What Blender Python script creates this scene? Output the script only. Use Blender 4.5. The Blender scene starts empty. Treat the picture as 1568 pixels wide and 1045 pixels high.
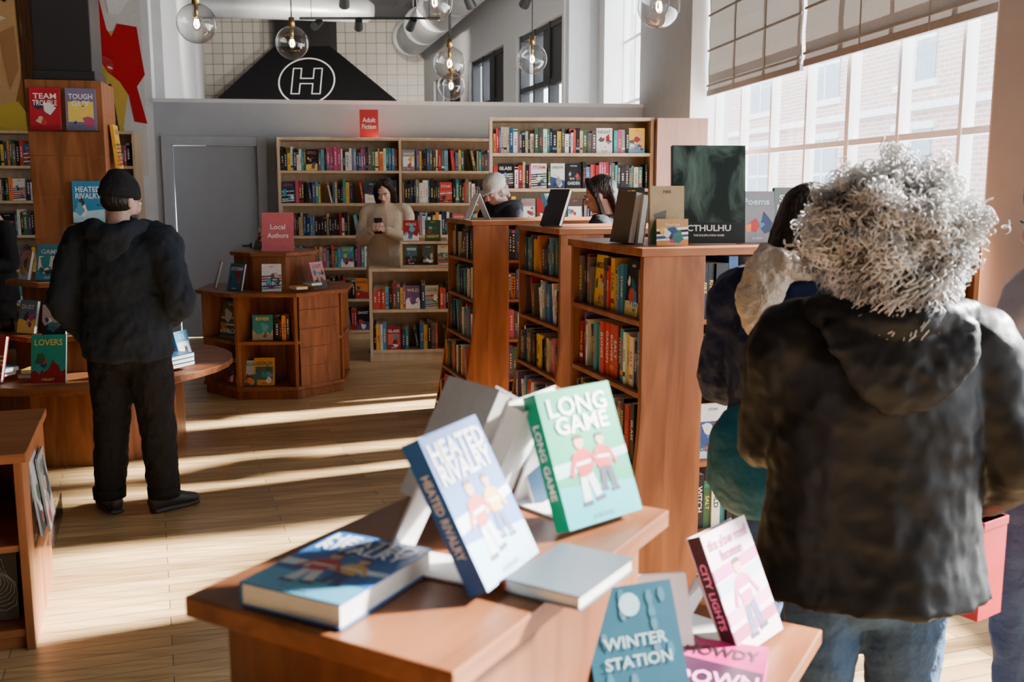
import bpy, math, random
from mathutils import Vector, Matrix, noise
S=bpy.context.scene
rnd=random.Random(11)
def V(*a): return Vector(a)
def T(x,y,z): return Matrix.Translation((x,y,z))
def RZ(d): return Matrix.Rotation(math.radians(d),4,'Z')
def RX(d): return Matrix.Rotation(math.radians(d),4,'X')
def RY(d): return Matrix.Rotation(math.radians(d),4,'Y')
ROOM=RZ(7.9)   # room axes (a across, b deep)
# ------------------------------------------------------------ materials
def newmat(name):
    m=bpy.data.materials.new(name); m.use_nodes=True
    nt=m.node_tree; b=nt.nodes['Principled BSDF']; return m,nt,b
def L(nt,a,b): nt.links.new(a,b)
def simple(name,col,rough=.5,metal=0.,var=.12,scale=8.,bump=0.,bscale=60.,sheen=0.,stretch=(1,1,1),spec=.5,bdist=.02):
    m,nt,b=newmat(name)
    b.inputs['Roughness'].default_value=rough; b.inputs['Metallic'].default_value=metal
    b.inputs['Specular IOR Level'].default_value=spec
    if sheen: b.inputs['Sheen Weight'].default_value=sheen
    tc=nt.nodes.new('ShaderNodeTexCoord'); mp=nt.nodes.new('ShaderNodeMapping'); mp.inputs['Scale'].default_value=stretch
    L(nt,tc.outputs['Object'],mp.inputs['Vector'])
    n=nt.nodes.new('ShaderNodeTexNoise'); n.inputs['Scale'].default_value=scale; n.inputs['Detail'].default_value=4
    L(nt,mp.outputs[0],n.inputs['Vector'])
    r=nt.nodes.new('ShaderNodeValToRGB'); e=r.color_ramp.elements
    e[0].position=.3;e[1].position=.7
    e[0].color=(*[c*(1-var) for c in col],1); e[1].color=(*[min(1,c*(1+var)) for c in col],1)
    L(nt,n.outputs['Fac'],r.inputs['Fac']); L(nt,r.outputs['Color'],b.inputs['Base Color'])
    if bump:
        n2=nt.nodes.new('ShaderNodeTexNoise'); n2.inputs['Scale'].default_value=bscale; n2.inputs['Detail'].default_value=3
        L(nt,mp.outputs[0],n2.inputs['Vector'])
        bp=nt.nodes.new('ShaderNodeBump'); bp.inputs['Strength'].default_value=bump; bp.inputs['Distance'].default_value=bdist
        L(nt,n2.outputs['Fac'],bp.inputs['Height']); L(nt,bp.outputs['Normal'],b.inputs['Normal'])
    return m
def wood(name,c1,c2,stretch=(9,9,1.1),rough=.42,spec=.2):
    m,nt,b=newmat(name); b.inputs['Roughness'].default_value=rough; b.inputs['Specular IOR Level'].default_value=spec
    tc=nt.nodes.new('ShaderNodeTexCoord'); mp=nt.nodes.new('ShaderNodeMapping'); mp.inputs['Scale'].default_value=stretch
    L(nt,tc.outputs['Object'],mp.inputs['Vector'])
    n=nt.nodes.new('ShaderNodeTexNoise'); n.inputs['Scale'].default_value=1.6; n.inputs['Detail'].default_value=7; n.inputs['Distortion'].default_value=.9
    L(nt,mp.outputs[0],n.inputs['Vector'])
    r=nt.nodes.new('ShaderNodeValToRGB'); e=r.color_ramp.elements
    e[0].position=.32;e[0].color=(*c1,1); e[1].position=.68; e[1].color=(*c2,1)
    L(nt,n.outputs['Fac'],r.inputs['Fac']); L(nt,r.outputs['Color'],b.inputs['Base Color'])
    bp=nt.nodes.new('ShaderNodeBump'); bp.inputs['Strength'].default_value=.08; L(nt,n.outputs['Fac'],bp.inputs['Height']); L(nt,bp.outputs['Normal'],b.inputs['Normal'])
    return m
def emis(name,col,st):
    m,nt,b=newmat(name); b.inputs['Base Color'].default_value=(*col,1); b.inputs['Emission Color'].default_value=(*col,1); b.inputs['Emission Strength'].default_value=st; return m
def glassy(name,tint=(1,1,1),amt=.9,fres=True):
    m=bpy.data.materials.new(name); m.use_nodes=True; nt=m.node_tree; nt.nodes.clear()
    o=nt.nodes.new('ShaderNodeOutputMaterial'); mx=nt.nodes.new('ShaderNodeMixShader')
    t=nt.nodes.new('ShaderNodeBsdfTransparent'); t.inputs[0].default_value=(*tint,1)
    g=nt.nodes.new('ShaderNodeBsdfGlossy'); g.inputs['Roughness'].default_value=.03
    if fres:
        lw=nt.nodes.new('ShaderNodeLayerWeight'); lw.inputs['Blend'].default_value=1-amt
        L(nt,lw.outputs['Facing'],mx.inputs[0])
    else: mx.inputs[0].default_value=1-amt
    L(nt,t.outputs[0],mx.inputs[1]); L(nt,g.outputs[0],mx.inputs[2]); L(nt,mx.outputs[0],o.inputs[0]); return m
CHERRY=wood('cherry_wood',(.165,.055,.020),(.32,.118,.044))
CHERRYH=wood('cherry_wood_top',(.17,.056,.021),(.32,.118,.045),stretch=(1.2,9,9))
BIRCH=wood('birch_ply',(.48,.35,.22),(.60,.46,.30),rough=.5)
PINKWOOD=wood('maple_panel',(.38,.22,.17),(.48,.30,.23),rough=.5)
WALLW=simple('painted_wall_white',(.62,.64,.66),.75,var=.03,bump=.05)
WALLG=simple('painted_wall_grey',(.37,.40,.44),.7,var=.03,bump=.05)
WALLB=simple('painted_wall_pale',(.42,.43,.44),.75,var=.03,bump=.05)
WALLD=simple('painted_wall_taupe',(.22,.225,.24),.75,var=.03,bump=.05)
DOORM=simple('door_paint',(.34,.37,.41),.5,var=.02)
BLACK=simple('black_metal',(.012,.012,.014),.5,var=.1)
CEIL=simple('ceiling_paint',(.14,.15,.17),.8,var=.1)
DUCT=simple('galvanised_duct',(.42,.44,.46),.4,metal=.4,var=.1,scale=3)
FRAME=simple('window_frame_white',(.82,.82,.82),.4,var=.02)
PAPER=simple('white_plastic',(.78,.78,.78),.35,var=.02)
ACR=glassy('acrylic',(.95,.97,.98),.75)
GLASS=glassy('globe_glass',(.97,.98,.98),.72)
PANE=glassy('window_pane',(.98,.98,.98),.95,False)
FIL=emis('filament',(1,.62,.28),90)
BRASS=simple('brass_cap',(.5,.36,.16),.3,metal=1)
WHITEP=simple('sign_white',(.9,.9,.9),.6,var=.01)
SKIN=simple('skin',(.50,.29,.21),.5,var=.06,scale=20)
DARKHAIR=simple('dark_hair',(.016,.011,.008),.45,var=.5,scale=30,bump=.7,bscale=90,stretch=(1,1,.2),spec=.3)
def vcolmat():
    m,nt,b=newmat('printed_cover'); a=nt.nodes.new('ShaderNodeAttribute'); a.attribute_name='Col'
    n=nt.nodes.new('ShaderNodeTexNoise'); n.inputs['Scale'].default_value=40
    tc=nt.nodes.new('ShaderNodeTexCoord'); L(nt,tc.outputs['Object'],n.inputs['Vector'])
    mr=nt.nodes.new('ShaderNodeMapRange'); mr.inputs[3].default_value=.85; mr.inputs[4].default_value=1.08; L(nt,n.outputs['Fac'],mr.inputs[0])
    mx=nt.nodes.new('ShaderNodeMix'); mx.data_type='RGBA'; mx.blend_type='MULTIPLY'; mx.inputs[0].default_value=1
    L(nt,a.outputs['Color'],mx.inputs[6]); L(nt,mr.outputs[0],mx.inputs[7]); L(nt,mx.outputs[2],b.inputs['Base Color'])
    b.inputs['Roughness'].default_value=.38; b.inputs['Specular IOR Level'].default_value=.3; return m
PRINT=vcolmat()
def smokemat():
    m,nt,b=newmat('smoky_cover_art'); b.inputs['Roughness'].default_value=.5; b.inputs['Specular IOR Level'].default_value=.15
    tc=nt.nodes.new('ShaderNodeTexCoord'); mp=nt.nodes.new('ShaderNodeMapping'); mp.inputs['Scale'].default_value=(1,1,.6); mp.inputs['Location'].default_value=(5.3,0,2.2); L(nt,tc.outputs['Object'],mp.inputs['Vector'])
    n=nt.nodes.new('ShaderNodeTexNoise'); n.inputs['Scale'].default_value=9; n.inputs['Detail'].default_value=6; n.inputs['Distortion'].default_value=1.4; L(nt,mp.outputs[0],n.inputs['Vector'])
    r=nt.nodes.new('ShaderNodeValToRGB'); e=r.color_ramp.elements; e[0].position=.46; e[0].color=(.006,.012,.010,1); e[1].position=.78; e[1].color=(.085,.13,.105,1)
    L(nt,n.outputs['Fac'],r.inputs[0]); L(nt,r.outputs[0],b.inputs['Base Color']); return m
# ------------------------------------------------------------ mesh builder
class MB:
    def __init__(s): s.v=[];s.f=[];s.m=[];s.c=[]
    def add(s,vs,fs,m=0,c=(1,1,1),M=None,cols=None):
        o=len(s.v)
        for p in vs:
            p=Vector(p); s.v.append(M@p if M is not None else p)
        for i,f in enumerate(fs):
            s.f.append([k+o for k in f]); s.m.append(m); s.c.append(cols[i] if cols else c)
    def box(s,x0,x1,y0,y1,z0,z1,m=0,c=(1,1,1),M=None,cols=None):
        vs=[(x0,y0,z0),(x1,y0,z0),(x1,y1,z0),(x0,y1,z0),(x0,y0,z1),(x1,y0,z1),(x1,y1,z1),(x0,y1,z1)]
        fs=[(3,2,1,0),(4,5,6,7),(0,1,5,4),(2,3,7,6),(3,0,4,7),(1,2,6,5)]
        s.add(vs,fs,m,c,M,cols)
    def prism(s,poly,z0,z1,m=0,c=(1,1,1),M=None):
        n=len(poly); vs=[(x,y,z0) for x,y in poly]+[(x,y,z1) for x,y in poly]
        fs=[list(range(n))[::-1],list(range(n,2*n))]+[(i,(i+1)%n,n+(i+1)%n,n+i) for i in range(n)]
        s.add(vs,fs,m,c,M)
    def flat(s,poly,y,m=0,c=(1,1,1),M=None):
        s.add([(x,y,z) for x,z in poly],[list(range(len(poly)))],m,c,M)
    def ell(s,c,r,m=0,M=None,seg=20,rg=12,col=(1,1,1)):
        vs=[];fs=[]
        for i in range(1,rg):
            a=math.pi*i/rg
            for j in range(seg):
                b=2*math.pi*j/seg; vs.append((c[0]+r[0]*math.sin(a)*math.cos(b),c[1]+r[1]*math.sin(a)*math.sin(b),c[2]+r[2]*math.cos(a)))
        vs.append((c[0],c[1],c[2]+r[2])); vs.append((c[0],c[1],c[2]-r[2])); t=len(vs)-2; bt=len(vs)-1
        for i in range(rg-2):
            for j in range(seg):
                fs.append((i*seg+j,(i+1)*seg+j,(i+1)*seg+(j+1)%seg,i*seg+(j+1)%seg))
        for j in range(seg):
            fs.append((t,j,(j+1)%seg)); fs.append((bt,(rg-2)*seg+(j+1)%seg,(rg-2)*seg+j))
        s.add(vs,fs,m,col,M)
    def build(s,name,mats,parent=None,bevel=0,smooth=False,matrix=None,wp=False):
        me=bpy.data.meshes.new(name); me.from_pydata([tuple(p) for p in s.v],[],s.f)
        for mt in mats: me.materials.append(mt)
        me.polygons.foreach_set('material_index',s.m)
        at=me.color_attributes.new('Col','FLOAT_COLOR','CORNER'); data=[]
        for p,c in zip(me.polygons,s.c):
            data.extend([c[0],c[1],c[2],1.]*p.loop_total)
        at.data.foreach_set('color',data)
        if smooth: me.polygons.foreach_set('use_smooth',[True]*len(me.polygons))
        me.update(); ob=bpy.data.objects.new(name,me); S.collection.objects.link(ob)
        if parent:
            ob.parent=parent
            if wp: ob.matrix_parent_inverse=parent.matrix_basis.inverted()
        if matrix is not None: ob.matrix_basis=matrix
        if bevel:
            b=ob.modifiers.new('bevel','BEVEL'); b.width=bevel; b.segments=2; b.limit_method='ANGLE'
        return ob
def loft(mb,pts,rads,ref=(1,0,0),seg=16,sub=4,m=0,M=None,cap=.6):
    pts=[Vector(p) for p in pts]; rads=[(r,r) if not isinstance(r,tuple) else r for r in rads]
    P=[];R=[];n=len(pts)
    for i in range(n-1):
        p0=pts[max(i-1,0)];p1=pts[i];p2=pts[i+1];p3=pts[min(i+2,n-1)]
        for k in range(sub):
            t=k/sub; t2=t*t;t3=t2*t
            P.append(.5*((2*p1)+(p2-p0)*t+(2*p0-5*p1+4*p2-p3)*t2+(-p0+3*p1-3*p2+p3)*t3))
            u=t*t*(3-2*t)*.5+t*.5
            R.append((rads[i][0]*(1-u)+rads[i+1][0]*u,rads[i][1]*(1-u)+rads[i+1][1]*u))
    P.append(pts[-1]);R.append(rads[-1])
    d0=(P[0]-P[1]).normalized(); d1=(P[-1]-P[-2]).normalized()
    r0=min(R[0]);r1=min(R[-1])
    P=[P[0]+d0*r0*cap]+P+[P[-1]+d1*r1*cap]; R=[(R[0][0]*.55,R[0][1]*.55)]+R+[(R[-1][0]*.55,R[-1][1]*.55)]
    ref=Vector(ref); vs=[];fs=[]
    for i,p in enumerate(P):
        tg=(P[min(i+1,len(P)-1)]-P[max(i-1,0)]).normalized()
        A=ref-tg*ref.dot(tg)
        if A.length<.05: A=Vector((0,1,0))-tg*tg.y
        A.normalize(); B=tg.cross(A)
        for j in range(seg):
            a=2*math.pi*j/seg; vs.append(p+A*R[i][0]*math.cos(a)+B*R[i][1]*math.sin(a))
    for i in range(len(P)-1):
        for j in range(seg): fs.append((i*seg+j,i*seg+(j+1)%seg,(i+1)*seg+(j+1)%seg,(i+1)*seg+j))
    fs.append(list(range(seg))[::-1]); k=(len(P)-1)*seg; fs.append([k+j for j in range(seg)])
    mb.add(vs,fs,m,(1,1,1),M)
def remeshed(mb,name,mat,parent,voxel=.014,sm=6,disp=0.,dscale=.12,disp2=0.,dscale2=.05):
    ob=mb.build(name,[mat],parent,smooth=True)
    r=ob.modifiers.new('remesh','REMESH'); r.mode='VOXEL'; r.voxel_size=voxel; r.use_smooth_shade=True
    s=ob.modifiers.new('smooth','SMOOTH'); s.iterations=sm; s.factor=.5
    for k,(st,sc) in enumerate(((disp,dscale),(disp2,dscale2))):
        if st:
            tx=bpy.data.textures.new(name+'_folds','CLOUDS'); tx.noise_scale=sc; tx.noise_depth=2
            d=ob.modifiers.new('folds','DISPLACE'); d.texture=tx; d.strength=st; d.mid_level=.5; d.texture_coords='LOCAL'
    return ob
def empty(name,loc=(0,0,0),yaw=0,scale=1):
    e=bpy.data.objects.new(name,None); S.collection.objects.link(e); e.empty_display_size=.1
    e.location=loc; e.rotation_euler=(0,0,math.radians(yaw)); e.scale=(scale,)*3; return e
# ------------------------------------------------------------ text
_tc={}
def get_text(s):
    if s in _tc: return _tc[s]
    cu=bpy.data.curves.new('t','FONT'); cu.body=s; cu.resolution_u=2; cu.offset=.018
    ob=bpy.data.objects.new('t',cu); S.collection.objects.link(ob); bpy.context.view_layer.update()
    dg=bpy.context.evaluated_depsgraph_get(); me=bpy.data.meshes.new_from_object(ob.evaluated_get(dg))
    vs=[(v.co.x,v.co.y) for v in me.vertices]; fs=[tuple(p.vertices) for p in me.polygons]
    bpy.data.objects.remove(ob); bpy.data.curves.remove(cu); bpy.data.meshes.remove(me)
    x0=min(v[0] for v in vs);x1=max(v[0] for v in vs);y0=min(v[1] for v in vs);y1=max(v[1] for v in vs)
    vs=[(v[0]-(x0+x1)/2,v[1]-(y0+y1)/2) for v in vs]
    _tc[s]=(vs,fs,x1-x0,y1-y0); return _tc[s]
def put_text(mb,M,s,cx,cz,w,h,col,y=-.0016,m=0):
    vs,fs,tw,th=get_text(s); kx=w/tw; kz=h/th
    kx=min(kx,kz*1.15); kz=min(kz,kx*1.6)
    mb.add([(cx+v[0]*kx,y,cz+v[1]*kz) for v in vs],fs,m,col,M)
# ------------------------------------------------------------ books
PAL=[(.014,.014,.018)]*7+[(.02,.04,.1),(.02,.04,.1),(.02,.09,.22),(.05,.2,.42),(.42,.02,.02),(.3,.015,.02),(.5,.05,.04),(.7,.67,.6),(.76,.75,.72),(.76,.75,.72),(.5,.42,.28),(.03,.18,.16),(.04,.3,.32),(.12,.36,.5),(.7,.42,.05),(.7,.22,.04),(.45,.07,.16),(.09,.08,.07),(.12,.08,.2),(.04,.12,.05),(.24,.25,.27),(.06,.05,.04),(.15,.13,.12)]
CREAM=(.68,.62,.5)
WORDS=['THE SEA','NIGHT','WINTER','GHOST','HOUSE','RIVER','BLOOD','ASH','MOON','KING','QUEEN','FIRE','STAR','GOLD','BONES','LIGHT','SHADOW','SALT','WITCH','HEART','LOST','GARDEN','STORM','WILD','DUST','CITY','WOLF','GLASS']
def contrast(c,rng):
    l=sum(c)/3
    return rng.choice([(.8,.78,.73),(.8,.6,.12),(.8,.8,.8),(.6,.12,.08),(.45,.65,.7)]) if l<.3 else rng.choice([(.03,.03,.03),(.4,.03,.03),(.03,.06,.2),(.05,.15,.15)])
def art(mb,M,w,h,col,c2,rng):
    def clampx(x): return max(-w/2+.002,min(w/2-.002,x))
    def clampz(z): return max(.003,min(h-.003,z))
    st=rng.randint(0,4); y=-.0005
    if st==0:
        z=h*rng.uniform(.25,.5); k=rng.uniform(-.08,.08)*h; mb.flat([(-w/2,0),(w/2,0),(w/2,z+k),(-w/2,z-k)],y,0,c2,M)
    elif st==1:
        for i in range(6): 
            z=h*(.06+.09*i); mb.flat([(-w/2,z),(w/2,z+.01),(w/2,z+.02),(-w/2,z+.012)],y,0,c2 if i%2 else rng.choice(PAL),M)
    elif st==2:
        pts=[(-w/2,0),(w/2,0)]; n=8
        for i in range(n+1): pts.append((w/2-w*i/n,h*rng.uniform(.2,.5)))
        mb.flat(pts,y,0,rng.choice(PAL),M)
    elif st==3:
        mb.flat([(-w*.42,h*.2),(w*.42,h*.2),(w*.42,h*.68),(-w*.42,h*.68)],y,0,c2,M)
    for q in range(rng.randint(4,8)):
        y-=.00012; cx=rng.uniform(-.32,.32)*w; cz=h*rng.uniform(.15,.62); rr=w*rng.uniform(.05,.2); pc=rng.choice(PAL[7:]); ph=rng.uniform(0,6); n=rng.choice([5,7,12]); e=rng.uniform(.6,1.6)
        mb.flat([(clampx(cx+rr*(1+.35*math.sin(3*a+ph))*math.cos(a)),clampz(cz+rr*e*(1+.3*math.cos(2*a+ph))*math.sin(a))) for a in [2*math.pi*i/n for i in range(n)]],y,0,pc,M)
def cover(mb,M,w,h,t,col,rng,title=None,plain=False,accent=None,sub=None,txt=None,spine=None):
    yz=M[2][1]
    if -.9<yz<-.02: M=T(0,0,-t*yz)@M      # leaning book rests on its lower back edge
    c2=accent or contrast(col,rng); tx=txt or contrast(col,rng)
    mb.box(-w/2,w/2,0,.0018,0,h,0,col,M); mb.box(-w/2,w/2,t-.0018,t,0,h,0,col,M); mb.box(-w/2,-w/2+.002,.0018,t-.0018,0,h,0,spine or col,M)
    mb.box(-w/2+.002,w/2-.003,.0018,t-.0018,.003,h-.003,0,(.74,.71,.65),M)
    MS=M@T(-w/2,t/2,h/2)@RZ(-90)@RY(90)
    if t>.015: put_text(mb,MS,title or rng.choice(WORDS),0,0,h*.55,t*.45,tx,y=-.001)
    if plain: return M
    art(mb,M,w,h,col,c2,rng)
    tz=rng.choice([.84,.8,.2]) if not sub else .8
    put_text(mb,M,title or rng.choice(WORDS),0,h*tz,w*.8,h*.13,tx)
    put_text(mb,M,sub or rng.choice(WORDS),0,h*(.64 if sub else (.08 if tz>.5 else .9)),w*(.8 if sub else .5),h*(.13 if sub else .05),tx)
    return M
def book_row(mb,M,Ln,hmax,dep,rng,face=.06,gap=.05,text=False):
    x=.006
    hrow=rng.uniform(.82,.95)
    while x<Ln-.03:
        r=rng.random()
        if r<face and Ln-x>.17:
            w=rng.uniform(.12,.145);h=min(.225,hmax*.9)
            cover(mb,M@T(x+w/2,0.012,0)@RX(-4),w,h,.02,rng.choice(PAL),rng); x+=w+.012; continue
        if r>1-gap: x+=rng.uniform(.02,.07); 
        th=rng.uniform(.016,.042)
        if x+th>Ln-.004: break
        if r<face+.04:
            k=rng.randint(2,4); col=rng.choice(PAL); h=hmax*rng.uniform(.75,.95)
        else: k=1; col=rng.choice(PAL); h=hmax*min(.98,hrow*rng.uniform(.8,1.08))
        tx=contrast(col,rng)
        for q in range(k):
            if x+th>Ln-.004: break
            y0=rng.uniform(0,.018); lean=rng.uniform(4,12) if r>1-gap and x+th+.06<Ln else 0
            Mb=M@T(x,0,0)
            if lean: Mb=M@T(x+math.sin(math.radians(lean))*h,0,0)@RY(-lean)
            jit=[max(0,c*rng.uniform(.85,1.15)) for c in col]
            mb.box(0,th-.001,y0,dep,0,h,0,jit,Mb,cols=[CREAM,CREAM,jit,CREAM,jit,jit])
            yf=y0-.0006
            if text:
                put_text(mb,Mb@T(th/2,y0,h*.55)@RY(90),rng.choice(WORDS),0,0,h*.6,th*.55,tx,y=-.001)
            else:
                zz=h*rng.uniform(.2,.35); ze=h*rng.uniform(.55,.85); a=th*rng.uniform(.3,.38)
                while zz<ze:
                    s_=rng.uniform(.006,.014); mb.flat([(a,zz),(th-a,zz),(th-a,zz+s_),(a,zz+s_)],yf,0,tx,Mb); zz+=s_+rng.uniform(.005,.012)
            if rng.random()<.35:
                c3=rng.choice(PAL); z3=rng.choice([.03,h*.88]); mb.flat([(.0005,z3),(th-.0015,z3),(th-.0015,z3+h*.09),(.0005,z3+h*.09)],yf,0,c3,Mb)
            x+=th+ (math.sin(math.radians(lean))*h if lean else 0)+.0008
def shelf_unit(name,M,W,D,H,bays,rows,mat,seed,face=.06,skip=()):
    rng=random.Random(seed); mb=MB(); bk=MB(); t=.028
    mb.box(0,W,D-.012,D,.08,H); mb.box(0,W,.02,D-.012,0,.08)
    for i in range(bays+1):
        x=i*(W-t)/bays; mb.box(x,x+t,0,D-.012,0,H)
    zs=[.08+(H-.08-t)*i/rows for i in range(rows+1)]
    bw=(W-t)/bays
    for i in range(bays):
        for k,z in enumerate(zs):
            mb.box(i*bw+t,(i+1)*bw,0.004,D-.012,z,z+t)
            if k<rows and (i,k) not in skip: book_row(bk,M@T(i*bw+t+.003,.03,z+t+.001),bw-t-.008,min(.27,(zs[1]-zs[0]-t)*.86),D-.06,rng,face=face)
    o=mb.build(name,[mat],matrix=M,bevel=.002)
    bk.build('shelved_books',[PRINT],parent=o,wp=True); return o
# ------------------------------------------------------------ ROOM SHELL
def rbox(name,a0,a1,b0,b1,z0,z1,mat):
    mb=MB(); mb.box(a0,a1,b0,b1,z0,z1); return mb.build(name,[mat],matrix=ROOM)
HC=5.6
def floor_mat():
    m,nt,b=newmat('oak_floor'); b.inputs['Roughness'].default_value=.34; b.inputs['Specular IOR Level'].default_value=.4
    tc=nt.nodes.new('ShaderNodeTexCoord'); mp=nt.nodes.new('ShaderNodeMapping'); mp.inputs['Rotation'].default_value=(0,0,math.radians(-12))
    L(nt,tc.outputs['Object'],mp.inputs['Vector'])
    br=nt.nodes.new('ShaderNodeTexBrick'); br.inputs['Scale'].default_value=1; br.inputs['Brick Width'].default_value=1.1; br.inputs['Row Height'].default_value=.085
    br.inputs['Mortar Size'].default_value=.0018; br.inputs['Color1'].default_value=(.56,.37,.17,1); br.inputs['Color2'].default_value=(.34,.205,.085,1); br.inputs['Mortar'].default_value=(.10,.058,.027,1); br.inputs['Bias'].default_value=-.05
    L(nt,mp.outputs[0],br.inputs['Vector'])
    m2=nt.nodes.new('ShaderNodeMapping'); m2.inputs['Rotation'].default_value=(0,0,math.radians(-12)); m2.inputs['Scale'].default_value=(1.2,14,1); L(nt,tc.outputs['Object'],m2.inputs['Vector'])
    n=nt.nodes.new('ShaderNodeTexNoise'); n.inputs['Scale'].default_value=2.; n.inputs['Detail'].default_value=8; n.inputs['Distortion'].default_value=.5; L(nt,m2.outputs[0],n.inputs['Vector'])
    mr=nt.nodes.new('ShaderNodeMapRange'); mr.inputs[1].default_value=.3; mr.inputs[2].default_value=.7; mr.inputs[3].default_value=.64; mr.inputs[4].default_value=1.2; L(nt,n.outputs['Fac'],mr.inputs[0])
    mx=nt.nodes.new('ShaderNodeMix'); mx.data_type='RGBA'; mx.blend_type='MULTIPLY'; mx.inputs[0].default_value=1
    L(nt,br.outputs['Color'],mx.inputs[6]); L(nt,mr.outputs[0],mx.inputs[7]); L(nt,mx.outputs[2],b.inputs['Base Color'])
    bp=nt.nodes.new('ShaderNodeBump'); bp.inputs['Strength'].default_value=.1; bp.inputs['Distance'].default_value=.01; L(nt,n.outputs['Fac'],bp.inputs['Height']); L(nt,bp.outputs['Normal'],b.inputs['Normal'])
    return m
mb=MB(); mb.prism([(-8,-3.3),(3.45,-3.3),(3.45,26),(-8,26)],-.1,0); mb.build('floor',[floor_mat()],matrix=ROOM)
rbox('ceiling',-8,3.45,-3.3,26,HC,HC+.1,CEIL)
rbox('wall_left',-8.1,-8,-3.3,26,0,HC,WALLD)
wins=[(-1.4,4.2),(4.75,9.66),(11.55,13.4)]
mb=MB()
SILL=.45; HEAD=4.5
edges=[(-3.3,-1.4),(4.2,4.75),(9.66,11.55),(13.4,13.75)]
for b0,b1 in edges: mb.box(3.1,3.5,b0,b1,0,HC)
for b0,b1 in wins: mb.box(3.1,3.5,b0,b1,0,SILL); mb.box(3.1,3.5,b0,b1,HEAD,HC)
mb.build('wall_right',[WALLB],matrix=ROOM)
WINOB=[]
for i,(b0,b1) in enumerate(wins):
    mb=MB(); n=round((b1-b0)/.7); st=(b1-b0)/n
    for k in range(n+1):
        w=.035 if 0<k<n else .05
        if k==n//2 and n>4: w=.06
        b=b0+k*st; mb.box(3.36,3.44,max(b0,b-w/2),min(b1,b+w/2),SILL,HEAD)
    for z in (SILL+.03,1.18,1.98,2.78,3.58,HEAD-.03): mb.box(3.365,3.435,b0,b1,z-.02,z+.02)
    mb.box(3.395,3.4,b0,b1,SILL,HEAD,1)
    mb.box(3.02,3.4,b0+.005,b1-.005,SILL-.03,SILL+.012,0)
    mb.box(3.1,3.36,b0,b0+.012,SILL,HEAD); mb.box(3.1,3.36,b1-.012,b1,SILL,HEAD)
    WINOB.append(mb.build('window_%d'%(i+1),[FRAME,PANE],matrix=ROOM))
def shade_mat():
    m=bpy.data.materials.new('linen_shade'); m.use_nodes=True; nt=m.node_tree; b=nt.nodes['Principled BSDF']; o=nt.nodes['Material Output']
    n=nt.nodes.new('ShaderNodeTexNoise'); n.inputs['Scale'].default_value=90; r=nt.nodes.new('ShaderNodeValToRGB'); r.color_ramp.elements[0].color=(.19,.178,.168,1); r.color_ramp.elements[1].color=(.27,.255,.24,1)
    L(nt,n.outputs['Fac'],r.inputs[0]); L(nt,r.outputs[0],b.inputs['Base Color']); b.inputs['Roughness'].default_value=.9
    t=nt.nodes.new('ShaderNodeBsdfTranslucent'); t.inputs[0].default_value=(.27,.25,.22,1); mx=nt.nodes.new('ShaderNodeMixShader'); mx.inputs[0].default_value=.05
    L(nt,b.outputs[0],mx.inputs[1]); L(nt,t.outputs[0],mx.inputs[2]); L(nt,mx.outputs[0],o.inputs[0]); return m
SHADE=shade_mat()
def shade(b0,b1,zb,name='roman_shade',w=1):
    mb=MB(); z=zb; k=0
    mb.box(3.255,3.285,b0,b1,zb,zb+.05)
    while z<HEAD-.02:
        z1=min(HEAD-.02,z+(.1 if k==0 else .33))
        mb.add([(3.27,b0,z),(3.27,b1,z),(3.262,b1,(z+z1)/2),(3.262,b0,(z+z1)/2),(3.27,b1,z1),(3.27,b0,z1),],[(0,1,2,3),(3,2,4,5)])
        mb.box(3.25,3.262,b0,b1,z1-.012,z1+.006); z=z1;k+=1
    for f in (.33,.66): mb.box(3.252,3.258,b0+(b1-b0)*f-.006,b0+(b1-b0)*f+.006,zb,HEAD-.02)
    mb.box(3.24,3.3,b0,b1,HEAD-.05,HEAD); return mb.build(name,[SHADE],parent=WINOB[w])
shade(4.8,7.4,2.57); shade(7.46,9.62,2.55); shade(-1.35,1.38,2.57,w=0); shade(1.44,4.17,2.97,w=0)  # last two, out of view, are added to hold back sun near the table
rbox('wall_front',-8,3.5,-3.4,-3.3,0,HC,WALLD)
rbox('wall_mural',-8,-2.32,11.4,11.55,0,HC,WALLW)
mb=MB(); mb.box(-2.32,-2.15,11.4,11.52,0,2.58); mb.box(-1.24,3.1,11.4,11.52,0,2.58); mb.box(-2.15,-1.24,11.4,11.52,2.13,2.58)
mb.build('wall_back',[WALLG],matrix=ROOM)
mb=MB(); mb.box(-2.32,3.1,11.37,11.55,2.58,2.62); mb.build('trim_1',[WALLW],matrix=ROOM)
mb=MB(); mb.box(-2.14,-1.25,11.44,11.48,.01,2.12); mb.box(-1.36,-1.34,11.40,11.44,1.0,1.06,1); mb.box(-1.44,-1.34,11.385,11.405,1.02,1.04,1)
mb.build('door_1',[DOORM,BLACK],matrix=ROOM,bevel=.003)
mb=MB(); mb.box(-2.25,-2.15,11.36,11.42,0,2.22); mb.box(-1.24,-1.14,11.36,11.42,0,2.22); mb.box(-2.15,-1.24,11.36,11.42,2.13,2.22); mb.build('trim_2',[WALLG],matrix=ROOM,bevel=.003)
mb=MB(); mb.box(-1.14,3.08,11.375,11.4,0,.12); mb.build('baseboard_back',[WALLG],matrix=ROOM)
def wallseg(name,p,q,z0,z1,mat,th=.15):
    p=Vector(p);q=Vector(q);d=q-p; M=T(p.x,p.y,0)@Matrix.Rotation(math.atan2(d.y,d.x),4,'Z')
    mb=MB(); mb.box(0,d.length,0,th,z0,z1); return mb.build(name,[mat],matrix=M),M,d.length
wallseg('wall_side',(-7.4,24.2),(-3.98,11.25),0,HC,WALLW)
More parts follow.
